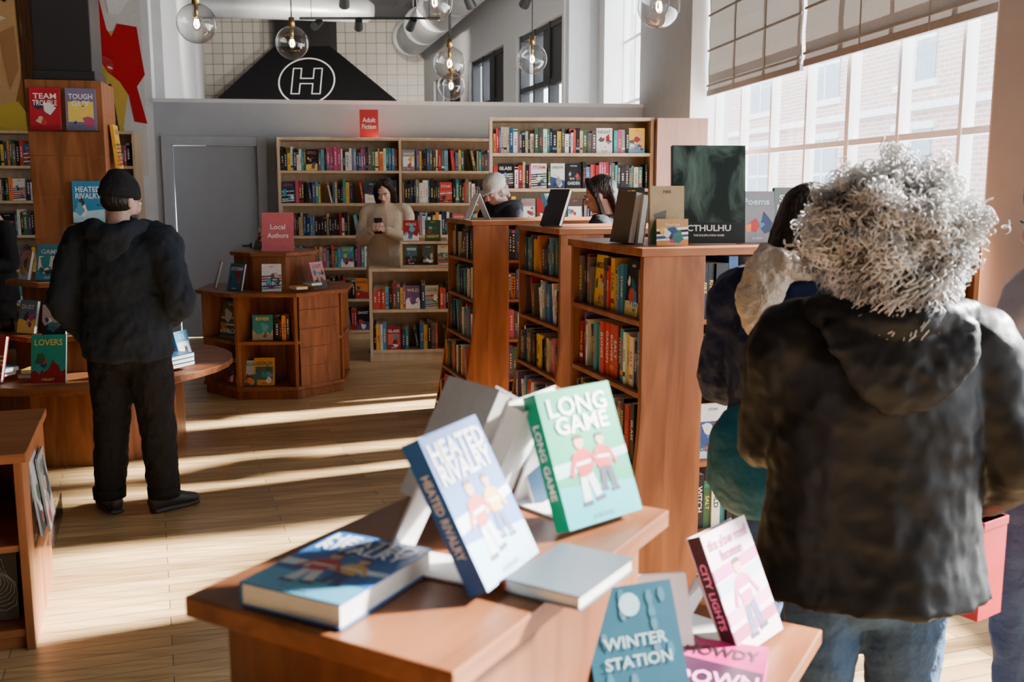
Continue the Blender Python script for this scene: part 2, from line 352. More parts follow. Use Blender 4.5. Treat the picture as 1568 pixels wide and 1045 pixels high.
def tile_mat():
    m,nt,b=newmat('glazed_tile'); b.inputs['Roughness'].default_value=.35
    tc=nt.nodes.new('ShaderNodeTexCoord'); sp=nt.nodes.new('ShaderNodeSeparateXYZ'); cb=nt.nodes.new('ShaderNodeCombineXYZ'); L(nt,tc.outputs['Object'],sp.inputs[0]); L(nt,sp.outputs[0],cb.inputs[0]); L(nt,sp.outputs[2],cb.inputs[1])
    br=nt.nodes.new('ShaderNodeTexBrick'); br.offset=0; br.inputs['Scale'].default_value=1; br.inputs['Brick Width'].default_value=.24; br.inputs['Row Height'].default_value=.24; br.inputs['Mortar Size'].default_value=.010
    br.inputs['Color1'].default_value=(.46,.44,.39,1); br.inputs['Color2'].default_value=(.38,.365,.33,1); br.inputs['Mortar'].default_value=(.16,.155,.15,1)
    L(nt,cb.outputs[0],br.inputs['Vector']); L(nt,br.outputs['Color'],b.inputs['Base Color']); return m
wallseg('wall_tile',(-7.5,24.1),(-1.9,24.1),0,HC,tile_mat())
p=Vector((.77,13.9));q=Vector((-2.1,24.2)); d=q-p; M=T(p.x,p.y,0)@Matrix.Rotation(math.atan2(d.y,d.x),4,'Z'); Ln=d.length
mb=MB(); ops=[(.25,2.6),(3.4,5.9),(6.7,9.4)]; xs=0
for a,b in ops: mb.box(xs,a,-.3,0,0,HC); mb.box(a,b,-.3,0,0,1.2); mb.box(a,b,-.3,0,4.05,HC); xs=b
mb.box(xs,Ln,-.3,0,0,HC); mb.build('wall_far_side',[WALLB],matrix=M)
for i,(a,b) in enumerate(ops):
    mb=MB()
    for k in range(4): x=a+.04+(b-a-.08)*k/3; mb.box(x-.04,x+.04,-.2,-.05,1.2,4.05)
    for z in (1.24,2.3,3.2,4.0): mb.box(a,b,-.19,-.06,z-.04,z+.04)
    mb.box(a,a+(b-a)*.5,-.1,-.08,3.15,4.05); mb.box(a,b,-.125,-.12,1.2,4.05,1)
    mb.build('window_%d'%(6+i),[BLACK,PANE],matrix=M)
mb=MB(); mb.box(2.62,3.1,13.75,13.9,0,HC); mb.build('wall_return',[WALLB],matrix=ROOM)
mb=MB()
b0=[(-6.75,22.3),(-2.25,22.3),(-2.25,24.1),(-6.75,24.1)]; b1=[(-5.35,23.2),(-4.1,23.2),(-4.1,24.1),(-5.35,24.1)]
vs=[(x,y,3.35) for x,y in b0]+[(x,y,4.85) for x,y in b1]+[(x,y,2.6) for x,y in b0]
mb.add(vs,[(0,1,5,4),(1,2,6,5),(2,3,7,6),(3,0,4,7),(4,5,6,7),(8,9,1,0),(9,10,2,1),(10,11,3,2),(11,8,0,3),(11,10,9,8)])
mb.box(-5.35,-4.1,23.2,24.1,4.8,HC-.01)
sl=Vector((0,.9,1.5)).normalized(); org=Vector((-4.55,22.3,3.35))
ME=Matrix.Translation(org+sl*.78)@Matrix(((1,0,0,0),(0,sl.z,sl.y,0),(0,-sl.y,sl.z,0),(0,0,0,1)))
n=40
for i in range(n):
    a=2*math.pi*i/n;c=2*math.pi*(i+1)/n
    mb.flat([(r*math.cos(t_),r*math.sin(t_)) for r,t_ in ((.6,a),(.6,c),(.63,c),(.63,a))],-.02,1,(1,1,1),ME)
def ol(pts,w=.022):
    for k in range(len(pts)):
        p=Vector(pts[k]);q=Vector(pts[(k+1)%len(pts)]); dd=(q-p).normalized()*w/2; nn=Vector((-dd.y,dd.x))
        mb.flat([tuple(p-dd-nn),tuple(q+dd-nn),tuple(q+dd+nn),tuple(p-dd+nn)],-.02,1,(1,1,1),ME)
ol([(-.32,-.34),(-.14,-.34),(-.14,-.07),(.14,-.07),(.14,-.34),(.32,-.34),(.32,.34),(.14,.34),(.14,.07),(-.14,.07),(-.14,.34),(-.32,.34)])
mb.build('range_hood',[simple('hood_black_steel',(.006,.006,.007),.6,spec=.2),WHITEP])
mb=MB(); loft(mb,[(.35,12.2,4.9),(-.55,16,4.9),(-2.2,22.5,4.9)],[.36,.36,.36],ref=(1,0,0),seg=24,sub=3)
for k in range(7):
    f=k/6; c=Vector((.3,12.4,4.9)).lerp(Vector((-2.2,22.3,4.9)),f); loft(mb,[c,c+Vector((-.02,.08,0))],[.385,.385],seg=24,sub=1,cap=.01)
for y_ in (13,17,21): mb.box(.1-(y_-12.2)*.24,.12-(y_-12.2)*.24,y_,y_+.02,5.2,HC-.01)
mb.build('ventilation_duct',[DUCT],smooth=True)
mb=MB(); loft(mb,[(-6.7,18.8,5.0),(-4.5,19.2,5.0),(-2.75,19.6,5.0)],[.22,.22,.22],ref=(0,0,1),seg=20,sub=2)
for x_ in (-5.8,-3.6): mb.box(x_,x_+.02,19.2,19.22,5.2,HC-.01)
mb.build('branch_duct',[DUCT],smooth=True)
def spot(loc,tgt,e,ang=60,col=(1,.88,.74),name='track_spot'):
    l=bpy.data.lights.new(name,'SPOT'); l.energy=e; l.spot_size=math.radians(ang); l.spot_blend=.6; l.color=col; l.shadow_soft_size=.06
    o=bpy.data.objects.new(name,l); S.collection.objects.link(o); o.location=loc; o.rotation_euler=(Vector(tgt)-Vector(loc)).to_track_quat('-Z','Y').to_euler()
def track(p,q,spots):
    p=Vector(p);q=Vector(q); mb=MB(); d=(q-p); M=Matrix.Translation(p)@Matrix.Rotation(math.atan2(d.y,d.x),4,'Z')
    mb.box(0,d.length,-.02,.02,0,.04,0,M=M)
    for x in (.2,d.length-.2): mb.box(x-.006,x+.006,-.006,.006,.03,HC-.01-p.z,0,M=M)
    for x,yw,pt in spots:
        K=M@T(x,0,-.07)@RZ(yw)@RX(pt)
        mb.box(x-.015,x+.015,-.015,.015,-.08,0,0,M=M)
        loft(mb,[(0,-.1,0),(0,.12,0)],[.06,.075],ref=(1,0,0),seg=16,sub=1,cap=.02,M=K)
    mb.build('track_light',[BLACK])
track((-4.4,9.6,3.9),(-1.6,9.6,3.9),[(.9,20,-30),(1.15,-40,-50),(2.3,60,-40)])
track((-2.8,14.2,4.3),(.6,14.2,4.3),[(.5,10,-35),(1.3,160,-30),(2.2,-30,-45),(3.0,20,-30)])
track((-3.6,17.5,4.5),(-1.2,17.5,4.5),[(.3,160,-30),(1.0,10,-30),(1.9,30,-35)])
spot((-3.3,17.8,4.3),(-5.5,24,4.3),600,90); spot((-2.0,17.8,4.3),(-2.8,24,4.4),600,90)
spot((-2.6,14.4,4.0),(-5.6,17,5.2),400,110)
def pendant(x,y,z,r=.14):
    mb=MB(); mb.ell((0,0,0),(r,r,r),0,seg=32,rg=20)
    loft(mb,[(0,0,r*.93),(0,0,r+.07)],[.03,.024],seg=14,sub=1,m=1,cap=.1)
    loft(mb,[(0,0,r*.95),(0,0,r*.3)],[.016,.016],seg=12,sub=1,m=1,cap=.1)
    mb.ell((0,0,-.005),(.032,.032,.045),3,seg=14,rg=10)
    for k in range(5):
        a=k*1.256; loft(mb,[(.012*math.cos(a),.012*math.sin(a),.028),(.02*math.cos(a),.02*math.sin(a),-.01),(.01*math.cos(a+.6),.01*math.sin(a+.6),-.03)],[.0022]*3,seg=5,sub=2,m=2)
    loft(mb,[(0,0,r+.06),(0,0,HC-z-.03)],[.005,.005],seg=6,sub=1,m=4,cap=.1)
    loft(mb,[(0,0,HC-z-.04),(0,0,HC-z-.015)],[.06,.06],seg=16,sub=1,m=4,cap=.1)
    mb.build('globe_pendant_lamp',[GLASS,BRASS,FIL,GLASS,BLACK],matrix=T(x,y,z),smooth=True)
for px,t,z in ((302,7.1,2.82),(447,8.5,2.89),(688,8.5,2.72),(690,9.9,2.68),(815,9.3,2.86),(666,7.6,3.06),(1008,6.5,2.83),(157,10.6,2.95)):
    pendant((px-784)/1524*t,t*1.035,z)
# mural painting (flat paint on the wall): portrait on the left, red/ochre shapes on the right
mb=MB(); MM=ROOM@T(-2.33,11.392,0)
def mur(poly,c,k=0): mb.flat([((x-245)*.0073,1.65+(290-y)*.00735) for x,y in poly],-.004*k,0,c,MM)
mur([(-180,-230),(236,-230),(236,270),(-180,270)],(.58,.57,.55),1)
mur([(-180,-230),(95,-230),(92,-60),(88,60),(95,270),(-180,270)],(.30,.13,.035),2)
mur([(-60,-10),(20,-25),(62,0),(72,60),(66,130),(50,190),(0,215),(-60,210)],(.55,.33,.14),3)
mur([(0,18),(25,4),(58,18),(52,28),(25,16),(5,30)],(.03,.015,.012),4); mur([(2,50),(24,38),(52,50),(28,58)],(.7,.62,.48),4); mur([(16,49),(26,41),(36,49),(26,55)],(.03,.02,.02),5)
mur([(-40,50),(-25,40),(-8,50),(-24,57)],(.7,.62,.48),4)
mur([(10,60),(16,58),(20,92),(6,104),(-4,98),(8,90)],(.28,.12,.04),4)
mur([(-22,128),(4,120),(34,128),(26,142),(4,146),(-16,142)],(.42,.04,.04),4); mur([(-20,131),(32,131),(30,134),(-18,134)],(.08,.02,.02),5)
mur([(40,70),(62,60),(64,120),(50,150),(44,110)],(.38,.19,.07),4)
mur([(-60,185),(0,175),(60,165),(92,215),(95,270),(-60,270)],(.60,.42,.06),4)
for k in range(5): mur([(62+k*6,-120),(66+k*6,-120),(74+k*5,200),(70+k*5,200)],(.06,.025,.012),5)
mur([(120,88),(165,70),(205,62),(220,110),(204,200),(206,270),(110,270)],(.55,.38,.07),2)
mur([(130,-120),(184,-120),(178,10),(188,62),(194,72),(203,54),(230,58),(234,95),(238,125),(226,142),(238,195),(220,192),(214,155),(202,135),(186,122),(172,98),(156,60),(138,20)],(.42,.008,.015),3)
mur([(138,150),(168,130),(176,170),(160,230),(130,240)],(.42,.012,.02),3)
mur([(184,140),(190,138),(198,205),(190,206)],(.05,.03,.02),4); mur([(150,100),(156,98),(170,130),(163,132)],(.05,.03,.02),4)
mur([(192,40),(188,0),(228,-60),(236,-40),(222,20),(206,42)],(.7,.7,.68),4)
mb.build('wall_mural_painting',[PRINT])
# ------------------------------------------------------------ exterior
def brick_mat():
    m,nt,b=newmat('brick_facade'); b.inputs['Roughness'].default_value=.9
    tc=nt.nodes.new('ShaderNodeTexCoord'); sp=nt.nodes.new('ShaderNodeSeparateXYZ'); cb=nt.nodes.new('ShaderNodeCombineXYZ'); L(nt,tc.outputs['Object'],sp.inputs[0]); L(nt,sp.outputs[1],cb.inputs[0]); L(nt,sp.outputs[2],cb.inputs[1])
    br=nt.nodes.new('ShaderNodeTexBrick'); br.inputs['Scale'].default_value=1; br.inputs['Brick Width'].default_value=.4; br.inputs['Row Height'].default_value=.13; br.inputs['Mortar Size'].default_value=.015
    br.inputs['Color1'].default_value=(.68,.45,.40,1); br.inputs['Color2'].default_value=(.58,.37,.33,1); br.inputs['Mortar'].default_value=(.78,.72,.69,1)
    L(nt,cb.outputs[0],br.inputs['Vector']); L(nt,br.outputs['Color'],b.inputs['Base Color']); return m
STONE=simple('stone_trim',(.85,.84,.82),.9); DGL=simple('dark_glazing',(.30,.36,.43),.15)
mb=MB(); mb.box(15,20,19,75,-.1,11.5)
for k in range(12):
    for z in (1,4.6,8.2):
        b=20+k*5.6; mb.box(14.94,15.02,b-.15,b+2.15,z-.2,z,1); mb.box(14.94,15.02,b-.15,b+2.15,z+2.3,z+2.5,1); mb.box(14.97,15.02,b,b+2,z,z+2.3,2)
        mb.box(14.95,15.02,b+.96,b+1.04,z,z+2.3,1); mb.box(14.95,15.02,b,b+2,z+1.1,z+1.2,1)
mb.box(14.8,15.02,19,75,3.8,4.0,1); mb.build('brick_building',[brick_mat(),STONE,DGL],matrix=ROOM)
mb=MB(); mb.box(3.5,60,-20,90,-.15,-.05); mb.build('street_ground',[simple('pavement',(.5,.5,.5),.9)],matrix=ROOM)
mb=MB(); prof=[(-2.2,.35),(2.2,.35),(2.25,.8),(1.5,.95),(.9,1.42),(-.9,1.45),(-1.6,1.0),(-2.2,.9)]
CM=ROOM@T(9.5,17,0)
n=len(prof); vs=[(-.85,x,z) for x,z in prof]+[(.85,x,z) for x,z in prof]
mb.add(vs,[list(range(n)),list(range(2*n-1,n-1,-1))]+[(i,i+n,(i+1)%n+n,(i+1)%n) for i in range(n)],0,(1,1,1))
for x in (-1.35,1.35):
    for s in (-.8,.8): loft(mb,[(s-.1,x,.28),(s+.1,x,.28)],[.33,.33],ref=(0,0,1),sub=1,m=1,cap=.02,seg=20)
mb.add([(-.86,-.85,.98),(-.86,1.2,.98),(-.86,.8,1.36),(-.86,-.8,1.38)],[(0,1,2,3)],1)
mb.build('parked_car',[simple('car_paint',(.25,.3,.35),.25),BLACK],matrix=CM,bevel=.04)
# ------------------------------------------------------------ BIRCH SHELVING
shelf_unit('birch_bookcase',ROOM@T(-1.0,11.03,0),3.9,.33,2.2,3,6,BIRCH,21)
shelf_unit('wall_bookcase',ROOM@T(-6.6,11.03,0),4.15,.33,2.25,5,6,BIRCH,22)
shelf_unit('tall_birch_bookcase',T(-.2,8.95,0)@RZ(2),1.46,.36,2.28,1,7,BIRCH,23,face=.1)
mb=MB(); mb.box(0,.44,0,.36,0,2.27); mb.box(-.004,.444,-.004,.0,0,2.27)
for z in (.6,1.2,1.8): mb.box(0,.44,-.006,-.002,z,z+.006)
mb.build('maple_end_cabinet',[PINKWOOD],matrix=T(1.28,8.92,0)@RZ(2),bevel=.003)
LM=T(-1.37,9.5,0)@RZ(6)
shelf_unit('low_birch_bookcase',LM,1.15,.42,.9,1,2,BIRCH,24,face=.03)
mb=MB(); mb.box(.3,1.0,.08,.34,.901,.925); mb.box(.3,.325,.08,.34,.925,1.13); mb.box(.975,1.0,.08,.34,.925,1.13); mb.box(.3,1.0,.08,.34,1.13,1.155); mb.box(.325,.975,.31,.34,.925,1.13); riser=mb.build('book_riser',[BIRCH],matrix=LM,bevel=.002)
rng=random.Random(5); mb=MB()
for x,c,ti,z,s in ((.41,(.04,.13,.15),'WOODS',.925,.9),(.57,(.06,.09,.08),'DEEP',.925,.9),(.72,(.6,.55,.42),'GOLD',.925,.9),(.87,(.5,.38,.2),'SALT',.925,.9)):
    cover(mb,LM@T(x,.1,z+.001)@RX(-5),.125*s,.19,.02,c,rng,ti)
for x,c,ti in ((.41,(.36,.015,.02),'KING'),(.62,(.03,.09,.05),'NIGHT'),(.83,(.04,.16,.18),'RIVER')):
    cover(mb,LM@T(x,.12,1.156)@RX(-10),.15,.2,.025,c,rng,ti)
mb.build('riser_display_books',[PRINT],parent=riser,wp=True)
mb=MB(); cover(mb,ROOM@T(-.02,11.1,2.203),.2,.3,.012,(.55,.04,.045),rng,plain=True)
put_text(mb,ROOM@T(-.02,11.1,2.203),'Adult',0,.19,.14,.05,(.85,.83,.8)); put_text(mb,ROOM@T(-.02,11.1,2.203),'Fiction',0,.12,.15,.05,(.85,.83,.8))
mb.build('adult_fiction_sign',[PRINT])
# ------------------------------------------------------------ CHERRY GONDOLAS
def xl(z): return -.12*max(0,(.85-z)/.85)**1.5
def gondola(x,y,seed,text=False):
    M=T(x,y,0)@RZ(17); W=1.15;D=.75;H=1.44; mb=MB(); rng=random.Random(seed)
    zs=[i*.085 for i in range(11)]+[1.41]
    pol=[(xl(z),z) for z in reversed(zs)]+[(.25,0),(.25,1.41)]
    def slab(y0,y1):
        n=len(pol); vs=[(p[0],y0,p[1]) for p in pol]+[(p[0],y1,p[1]) for p in pol]
        mb.add(vs,[list(range(n)),list(range(2*n-1,n-1,-1))]+[(i,i+n,(i+1)%n+n,(i+1)%n) for i in range(n)])
    slab(0,.028); slab(D-.028,D)
    mb.box(-.012,W+.012,-.012,D+.012,1.41,1.44,1)
    mb.box(.2,.25,.028,D-.028,0,1.41); mb.box(.25,W,.3,D-.005,0,1.41); mb.box(W-.028,W,.01,.3,0,1.41)
    mb.box(xl(.0)+.02,.2,.028,D-.028,0,.05); mb.box(.25,W-.028,.02,.3,0,.05)
    zz=[.05,.32,.60,.88,1.15]; bk=MB()
    RR=Matrix(((0,1,0,0),(-1,0,0,0),(0,0,1,0),(0,0,0,1)))
    for z in zz:
        mb.box(xl(z),.2,.028,D-.028,z,z+.02,1); mb.box(.25,W-.028,.012,.3,z,z+.02,1)
        book_row(bk,M@T(xl(z+.0)+.02,D-.032,z+.021)@RR,D-.066,.235,.15,rng,face=.04,text=text)
        book_row(bk,M@T(.255,.035,z+.021),W-.29,.235,.2,rng,face=.04,text=text)
    o=mb.build('cherry_gondola_bookcase',[CHERRY,CHERRYH],matrix=M,bevel=.0025); bk.build('shelved_books',[PRINT],parent=o,wp=True); return M,o
GA,gao=gondola(-.26,6.75,31); GB,gbo=gondola(.26,5.36,32,True); GC,gco=gondola(.475,3.6,33,True)
mb=MB(); Mp=T(.76,3.86,1.445)@RZ(3)@RX(-6)
cover(mb,Matrix.Identity(4),.285,.375,.03,(.006,.010,.008),rng,plain=True,title='MYTHS',txt=(.3,.32,.3))
mb.flat([(-.14,.08),(.14,.08),(.14,.373),(-.14,.373)],-.0007,1)
put_text(mb,Matrix.Identity(4),'CTHULHU',0,.058,.19,.024,(.6,.62,.6)); put_text(mb,Matrix.Identity(4),'THE ROLEPLAYING GAME',0,.03,.12,.008,(.5,.5,.5))
mb.build('large_format_book',[PRINT,smokemat()],matrix=Mp)
mb=MB(); 
cover(mb,GC@T(.03,.3,1.441)@RZ(-80)@RX(-10),.13,.2,.03,(.12,.09,.07),rng,plain=True,txt=(.6,.55,.5)); cover(mb,GC@T(.065,.29,1.441)@RZ(-80)@RX(-8),.13,.19,.03,(.5,.48,.44),rng,plain=True)
cover(mb,GC@T(.15,.12,1.441)@RZ(-12)@RX(-5),.13,.22,.035,(.40,.29,.16),rng,'Essays',txt=(.15,.06,.03)); cover(mb,GC@T(.155,.085,1.441)@RZ(-12)@RX(-5),.12,.1,.012,(.5,.28,.11),rng,'Stories',txt=(.7,.6,.45))
cover(mb,GC@T(.55,.15,1.441)@RZ(-8)@RX(-8),.15,.2,.03,(.2,.2,.21),rng,'Poems'); cover(mb,GC@T(.72,.17,1.441)@RZ(-14)@RX(-8),.14,.215,.03,(.15,.18,.18),rng)
mb.build('bookcase_top_books',[PRINT],parent=gco,wp=True)
mb=MB()
cover(mb,GB@T(.04,.3,1.441)@RZ(-62)@RX(-24),.15,.22,.025,(.05,.05,.06),rng,plain=True); cover(mb,GB@T(.13,.4,1.441)@RZ(50)@RX(-20),.13,.19,.025,(.12,.35,.55),rng)
cover(mb,GB@T(.5,.2,1.441)@RZ(-18)@RX(-8),.15,.22,.02,(.02,.02,.02),rng,'PATTERN',txt=(.7,.55,.1))
mb.build('bookcase_top_books',[PRINT],parent=gbo,wp=True)
def easel(M,name='book_easel',h=.2,w=.08,parent=None):
    mb=MB(); mb.box(-w/2,w/2,0,.004,0,h,M=M@RX(-25)); mb.box(-w/2,w/2,0,.004,0,h*1.0,M=M@T(0,2*h*math.sin(math.radians(25)),0)@RX(25)); mb.box(-w/2,w/2,-.03,.004,0,.004,M=M); return mb.build(name,[PAPER],parent=parent,wp=True)
easel(GA@T(.03,.3,1.441)@RZ(-75),parent=gao)
# ------------------------------------------------------------ OCTAGON DISPLAY
def ngon(r,n=8,off=22.5): return [(r*math.cos(math.radians(off+360*i/n)),r*math.sin(math.radians(off+360*i/n))) for i in range(n)]
OM=T(-1.97,8.3,0)@RZ(4)
mb=MB(); mb.prism(ngon(.60),0,.07); mb.prism(ngon(.62),.07,.1,1); mb.prism(ngon(.61),.44,.465,1); mb.prism(ngon(.66),.82,.85,1); mb.prism(ngon(.3),.1,.82)
for i in range(8): mb.box(.28,.61,-.014,.014,.1,.82,M=RZ(22.5+45*i))
mb.prism(ngon(.34),.85,1.12); mb.prism(ngon(.37),1.12,1.15,1)
for k in (7,): 
    q=RZ(45*k); 
    mb.box(.55,.565,-.2,.2,.1,.82,M=q)
    for z in (.25,.4,.55,.7): mb.box(.565,.572,-.2,.2,z,z+.008,1,M=q)
octo=mb.build('octagonal_book_display',[CHERRY,CHERRYH],matrix=OM,bevel=.003)
rng=random.Random(77); mb=MB()
def oct_face(k,r): return OM@RZ(45*k)@T(r,0,0)@RZ(90)
for k,z,c,ti,w,h in ((5,.466,(.15,.18,.1),'WILD',.24,.3),(6,.466,(.04,.25,.25),'RIVER',.16,.2),(6,.101,(.6,.33,.04),'GOLD',.16,.22),(5,.101,(.06,.05,.05),'BLOOD',.15,.22),(4,.101,(.1,.3,.4),'MOON',.14,.2)):
    cover(mb,oct_face(k,.5)@T(.02 if k!=6 else -.04,0,z)@RX(-10),w,h,.02,c,rng,ti)
cover(mb,oct_face(6,.5)@T(-.16,0,.101)@RX(-10),.13,.2,.02,(.4,.5,.55),rng)
book_row(mb,oct_face(6,.52)@T(.05,0,.466),.14,.22,.12,rng,face=0); book_row(mb,oct_face(4,.52)@T(-.18,0,.466),.34,.22,.12,rng,face=0)
for a,c,ti,r in ((-165,(.1,.12,.08),'GHOST',.5),(-122,(.03,.12,.2),'STORM',.5),(-85,(.75,.7,.69),'HEART',.5),(-35,(.6,.28,.32),'LOST',.5)):
    cover(mb,OM@RZ(a)@T(r,0,.851)@RZ(90)@RX(-16),.15,.22,.02,c,rng,ti)
for i,(a,c) in enumerate(((-58,(.65,.38,.08)),(-50,(.1,.35,.4)))):
    cover(mb,OM@RZ(a)@T(.56,.04*i,.851+.024*(i+1))@RX(90),.14,.1,.022,c,rng)
cover(mb,T(-2.1,8.22,1.152)@RZ(-50)@RX(-20),.15,.23,.02,(.7,.7,.68),rng)
mb.build('display_books',[PRINT],parent=octo,wp=True)
mb=MB(); Ms=T(-1.9,8.1,1.152)@RZ(3)@RX(-8)
cover(mb,Ms,.255,.315,.006,(.6,.15,.17),rng,plain=True); put_text(mb,Ms,'Local',0,.2,.12,.04,(.95,.93,.9)); put_text(mb,Ms,'Authors',0,.13,.17,.04,(.95,.93,.9)); mb.build('local_authors_sign',[PRINT])
# ------------------------------------------------------------ TIERED COLUMN DISPLAY (left)
TM=T(-2.74,6.35,0)@RZ(12)
mb=MB(); mb.prism(ngon(.6),0,.5); mb.prism(ngon(.9,32,0),.51,.55,1); mb.prism(ngon(.84,32,0),.49,.51); mb.prism(ngon(.42),.55,.76); mb.prism(ngon(.58,8),.76,.79,1); mb.prism(ngon(.36),.79,1.07); mb.prism(ngon(.45,8),1.07,1.1,1)
mb.box(-.215,.215,-.215,.215,1.1,2.3)
for z in (1.35,1.6,1.85,2.1): mb.box(-.217,.217,-.217,.217,z,z+.006,1)
two=mb.build('tiered_column_book_display',[CHERRY,CHERRYH],matrix=TM,bevel=.003)
mb=MB(); mb.box(-.165,.165,-.165,.165,2.301,HC-.01); mb.box(-.18,.18,-.18,.18,2.301,2.36); mb.build('structural_column',[BLACK],matrix=TM,bevel=.006)
mb=MB(); rng=random.Random(9)
def tcover(x,yo,z,c,ti,w=.15,h=.23,sub=None,tx=None,rz=0): cover(mb,TM@RZ(rz)@T(x,yo,z)@RX(-5),w,h,.02,c,rng,ti,sub=sub,txt=tx)
tcover(-.1,-.27,2.0,(.45,.015,.03),'TEAM',.17,.25,'TROUBLE',(.85,.8,.75)); tcover(.1,-.27,2.0,(.2,.16,.27),'TOUGH',.17,.25,'GUY',(.85,.85,.85))
tcover(.11,-.27,1.45,(.05,.25,.45),'HEATED',.18,.25,'RIVALRY',(.9,.9,.9)); tcover(0,-.27,1.78,(.7,.38,.03),'SUN',.17,.27,rz=90); tcover(.02,-.27,1.42,(.04,.25,.08),'LEAF',.16,.25,rz=90)
for a,r,z,c,ti,w,h in ((-112,.36,1.101,(.05,.26,.36),'GAME',.17,.22),(-75,.37,1.101,(.5,.45,.37),'SEA',.12,.18),(-142,.38,1.101,(.45,.25,.15),'ASH',.12,.18),
    (-125,.47,.791,(.12,.2,.22),'DUST',.14,.2),(-100,.5,.791,(.4,.32,.27),'CITY',.14,.18),(-75,.48,.791,(.5,.1,.08),'FIRE',.13,.19),
    (-122,.78,.551,(.5,.03,.02),'BAIT',.18,.27),(-95,.78,.551,(.02,.32,.22),'LOVERS',.19,.28),(-25,.72,.551,(.08,.3,.5),'ICE',.15,.22),(-148,.78,.551,(.65,.22,.06),'WILD',.15,.23),(-50,.8,.551,(.5,.45,.4),'STAR',.15,.22)):
    cover(mb,TM@RZ(a)@T(r,0,z)@RZ(90)@RX(-14),w,h,.022,c,rng,ti,txt=(.8,.65,.15) if ti=='LOVERS' else None)
for i in range(3): cover(mb,TM@RZ(-35)@T(.74,.06,.551+.026*(i+1))@RX(90),.15,.22,.024,rng.choice(PAL),rng)
for a in (-100,-118,-135):
    for i in range(2): cover(mb,TM@RZ(a)@T(.68,.02*i,.551+.026*(i+1))@RX(90),.12,.12,.024,rng.choice(PAL),rng)
mb.build('display_books',[PRINT],parent=two,wp=True)
mb=MB()
for x0,z in ((-.2,2.0),(.0,1.45)):
    xe=x0+.4 if z>1.8 else x0+.22
    mb.box(x0,xe,-.29,-.217,z-.006,z-.001); mb.box(x0,xe,-.294,-.29,z-.006,z+.03)
mb.build('acrylic_ledge',[ACR],parent=two)
mb=MB(); loft(mb,[(0,0,0.02),(0,0,.1)],[.04,.04],sub=1,cap=.02); mb.build('pencil_cup',[BLACK],matrix=TM@RZ(-150)@T(.47,0,.775),smooth=True)
# ------------------------------------------------------------ LOW LEFT CABINET
KM=T(-1.725,3.40,0)@RZ(20)
mb=MB(); W=1.2;D=.75;H=.735
mb.box(-W,.015,-.015,D+.015,H-.035,H,1); mb.box(-.03,0,0,D,0,H-.035); mb.box(-W,-W+.03,0,D,0,H-.035); mb.box(-W+.03,-.03,D-.02,D,0,H-.035)
mb.box(-W+.03,-.03,.01,D-.02,.05,.08,1); mb.box(-W+.03,-.03,.01,D-.02,.37,.395,1); mb.box(-W+.03,-.03,.03,D-.03,0,.05); mb.box(-.6,-.575,.01,D-.02,.08,H-.035)
lowc=mb.build('cherry_low_cabinet',[CHERRY,CHERRYH],matrix=KM,bevel=.003)
mb=MB(); rng=random.Random(3); GHC=(.03,.034,.038)
Mg=cover(mb,KM@T(-.16,.1,.081)@RX(-10),.2,.27,.02,GHC,rng,plain=True)
for k in range(9):
    r=.02+.009*k
    for i in range(20):
        a=i*.314;b_=a+.314; f=lambda q:1+.25*math.sin(3*q+k*.4)
        cl=lambda x:max(-.098,min(.098,x))
        mb.flat([(cl(r*f(a)*math.cos(a)),.135+r*f(a)*1.2*math.sin(a)),(cl(r*f(b_)*math.cos(b_)),.135+r*f(b_)*1.2*math.sin(b_)),(cl((r+.0015)*f(b_)*math.cos(b_)),.135+(r+.0015)*f(b_)*1.2*math.sin(b_)),(cl((r+.0015)*f(a)*math.cos(a)),.135+(r+.0015)*f(a)*1.2*math.sin(a))],-.001,0,(.4,.42,.42),Mg)
cover(mb,KM@T(-.42,.12,.081)@RX(-10),.2,.26,.02,(.1,.12,.13),rng); cover(mb,KM@T(-.33,.2,.396)@RX(-10),.2,.26,.02,(.2,.12,.06),rng)
cover(mb,KM@T(.03,.3,.36)@RZ(90)@RX(-6),.22,.29,.008,(.4,.45,.5),rng,'COAST'); cover(mb,KM@T(.045,.42,.34)@RZ(90)@RX(-6),.22,.29,.008,(.3,.31,.33),rng,'LIGHT')
mb.build('display_books',[PRINT],parent=lowc,wp=True)
mb=MB(); mb.box(.001,.07,.16,.56,.325,.332); mb.box(.066,.07,.16,.56,.332,.42); mb.box(.001,.005,.16,.56,.332,.6); mb.build('acrylic_magazine_rack',[ACR],parent=lowc)
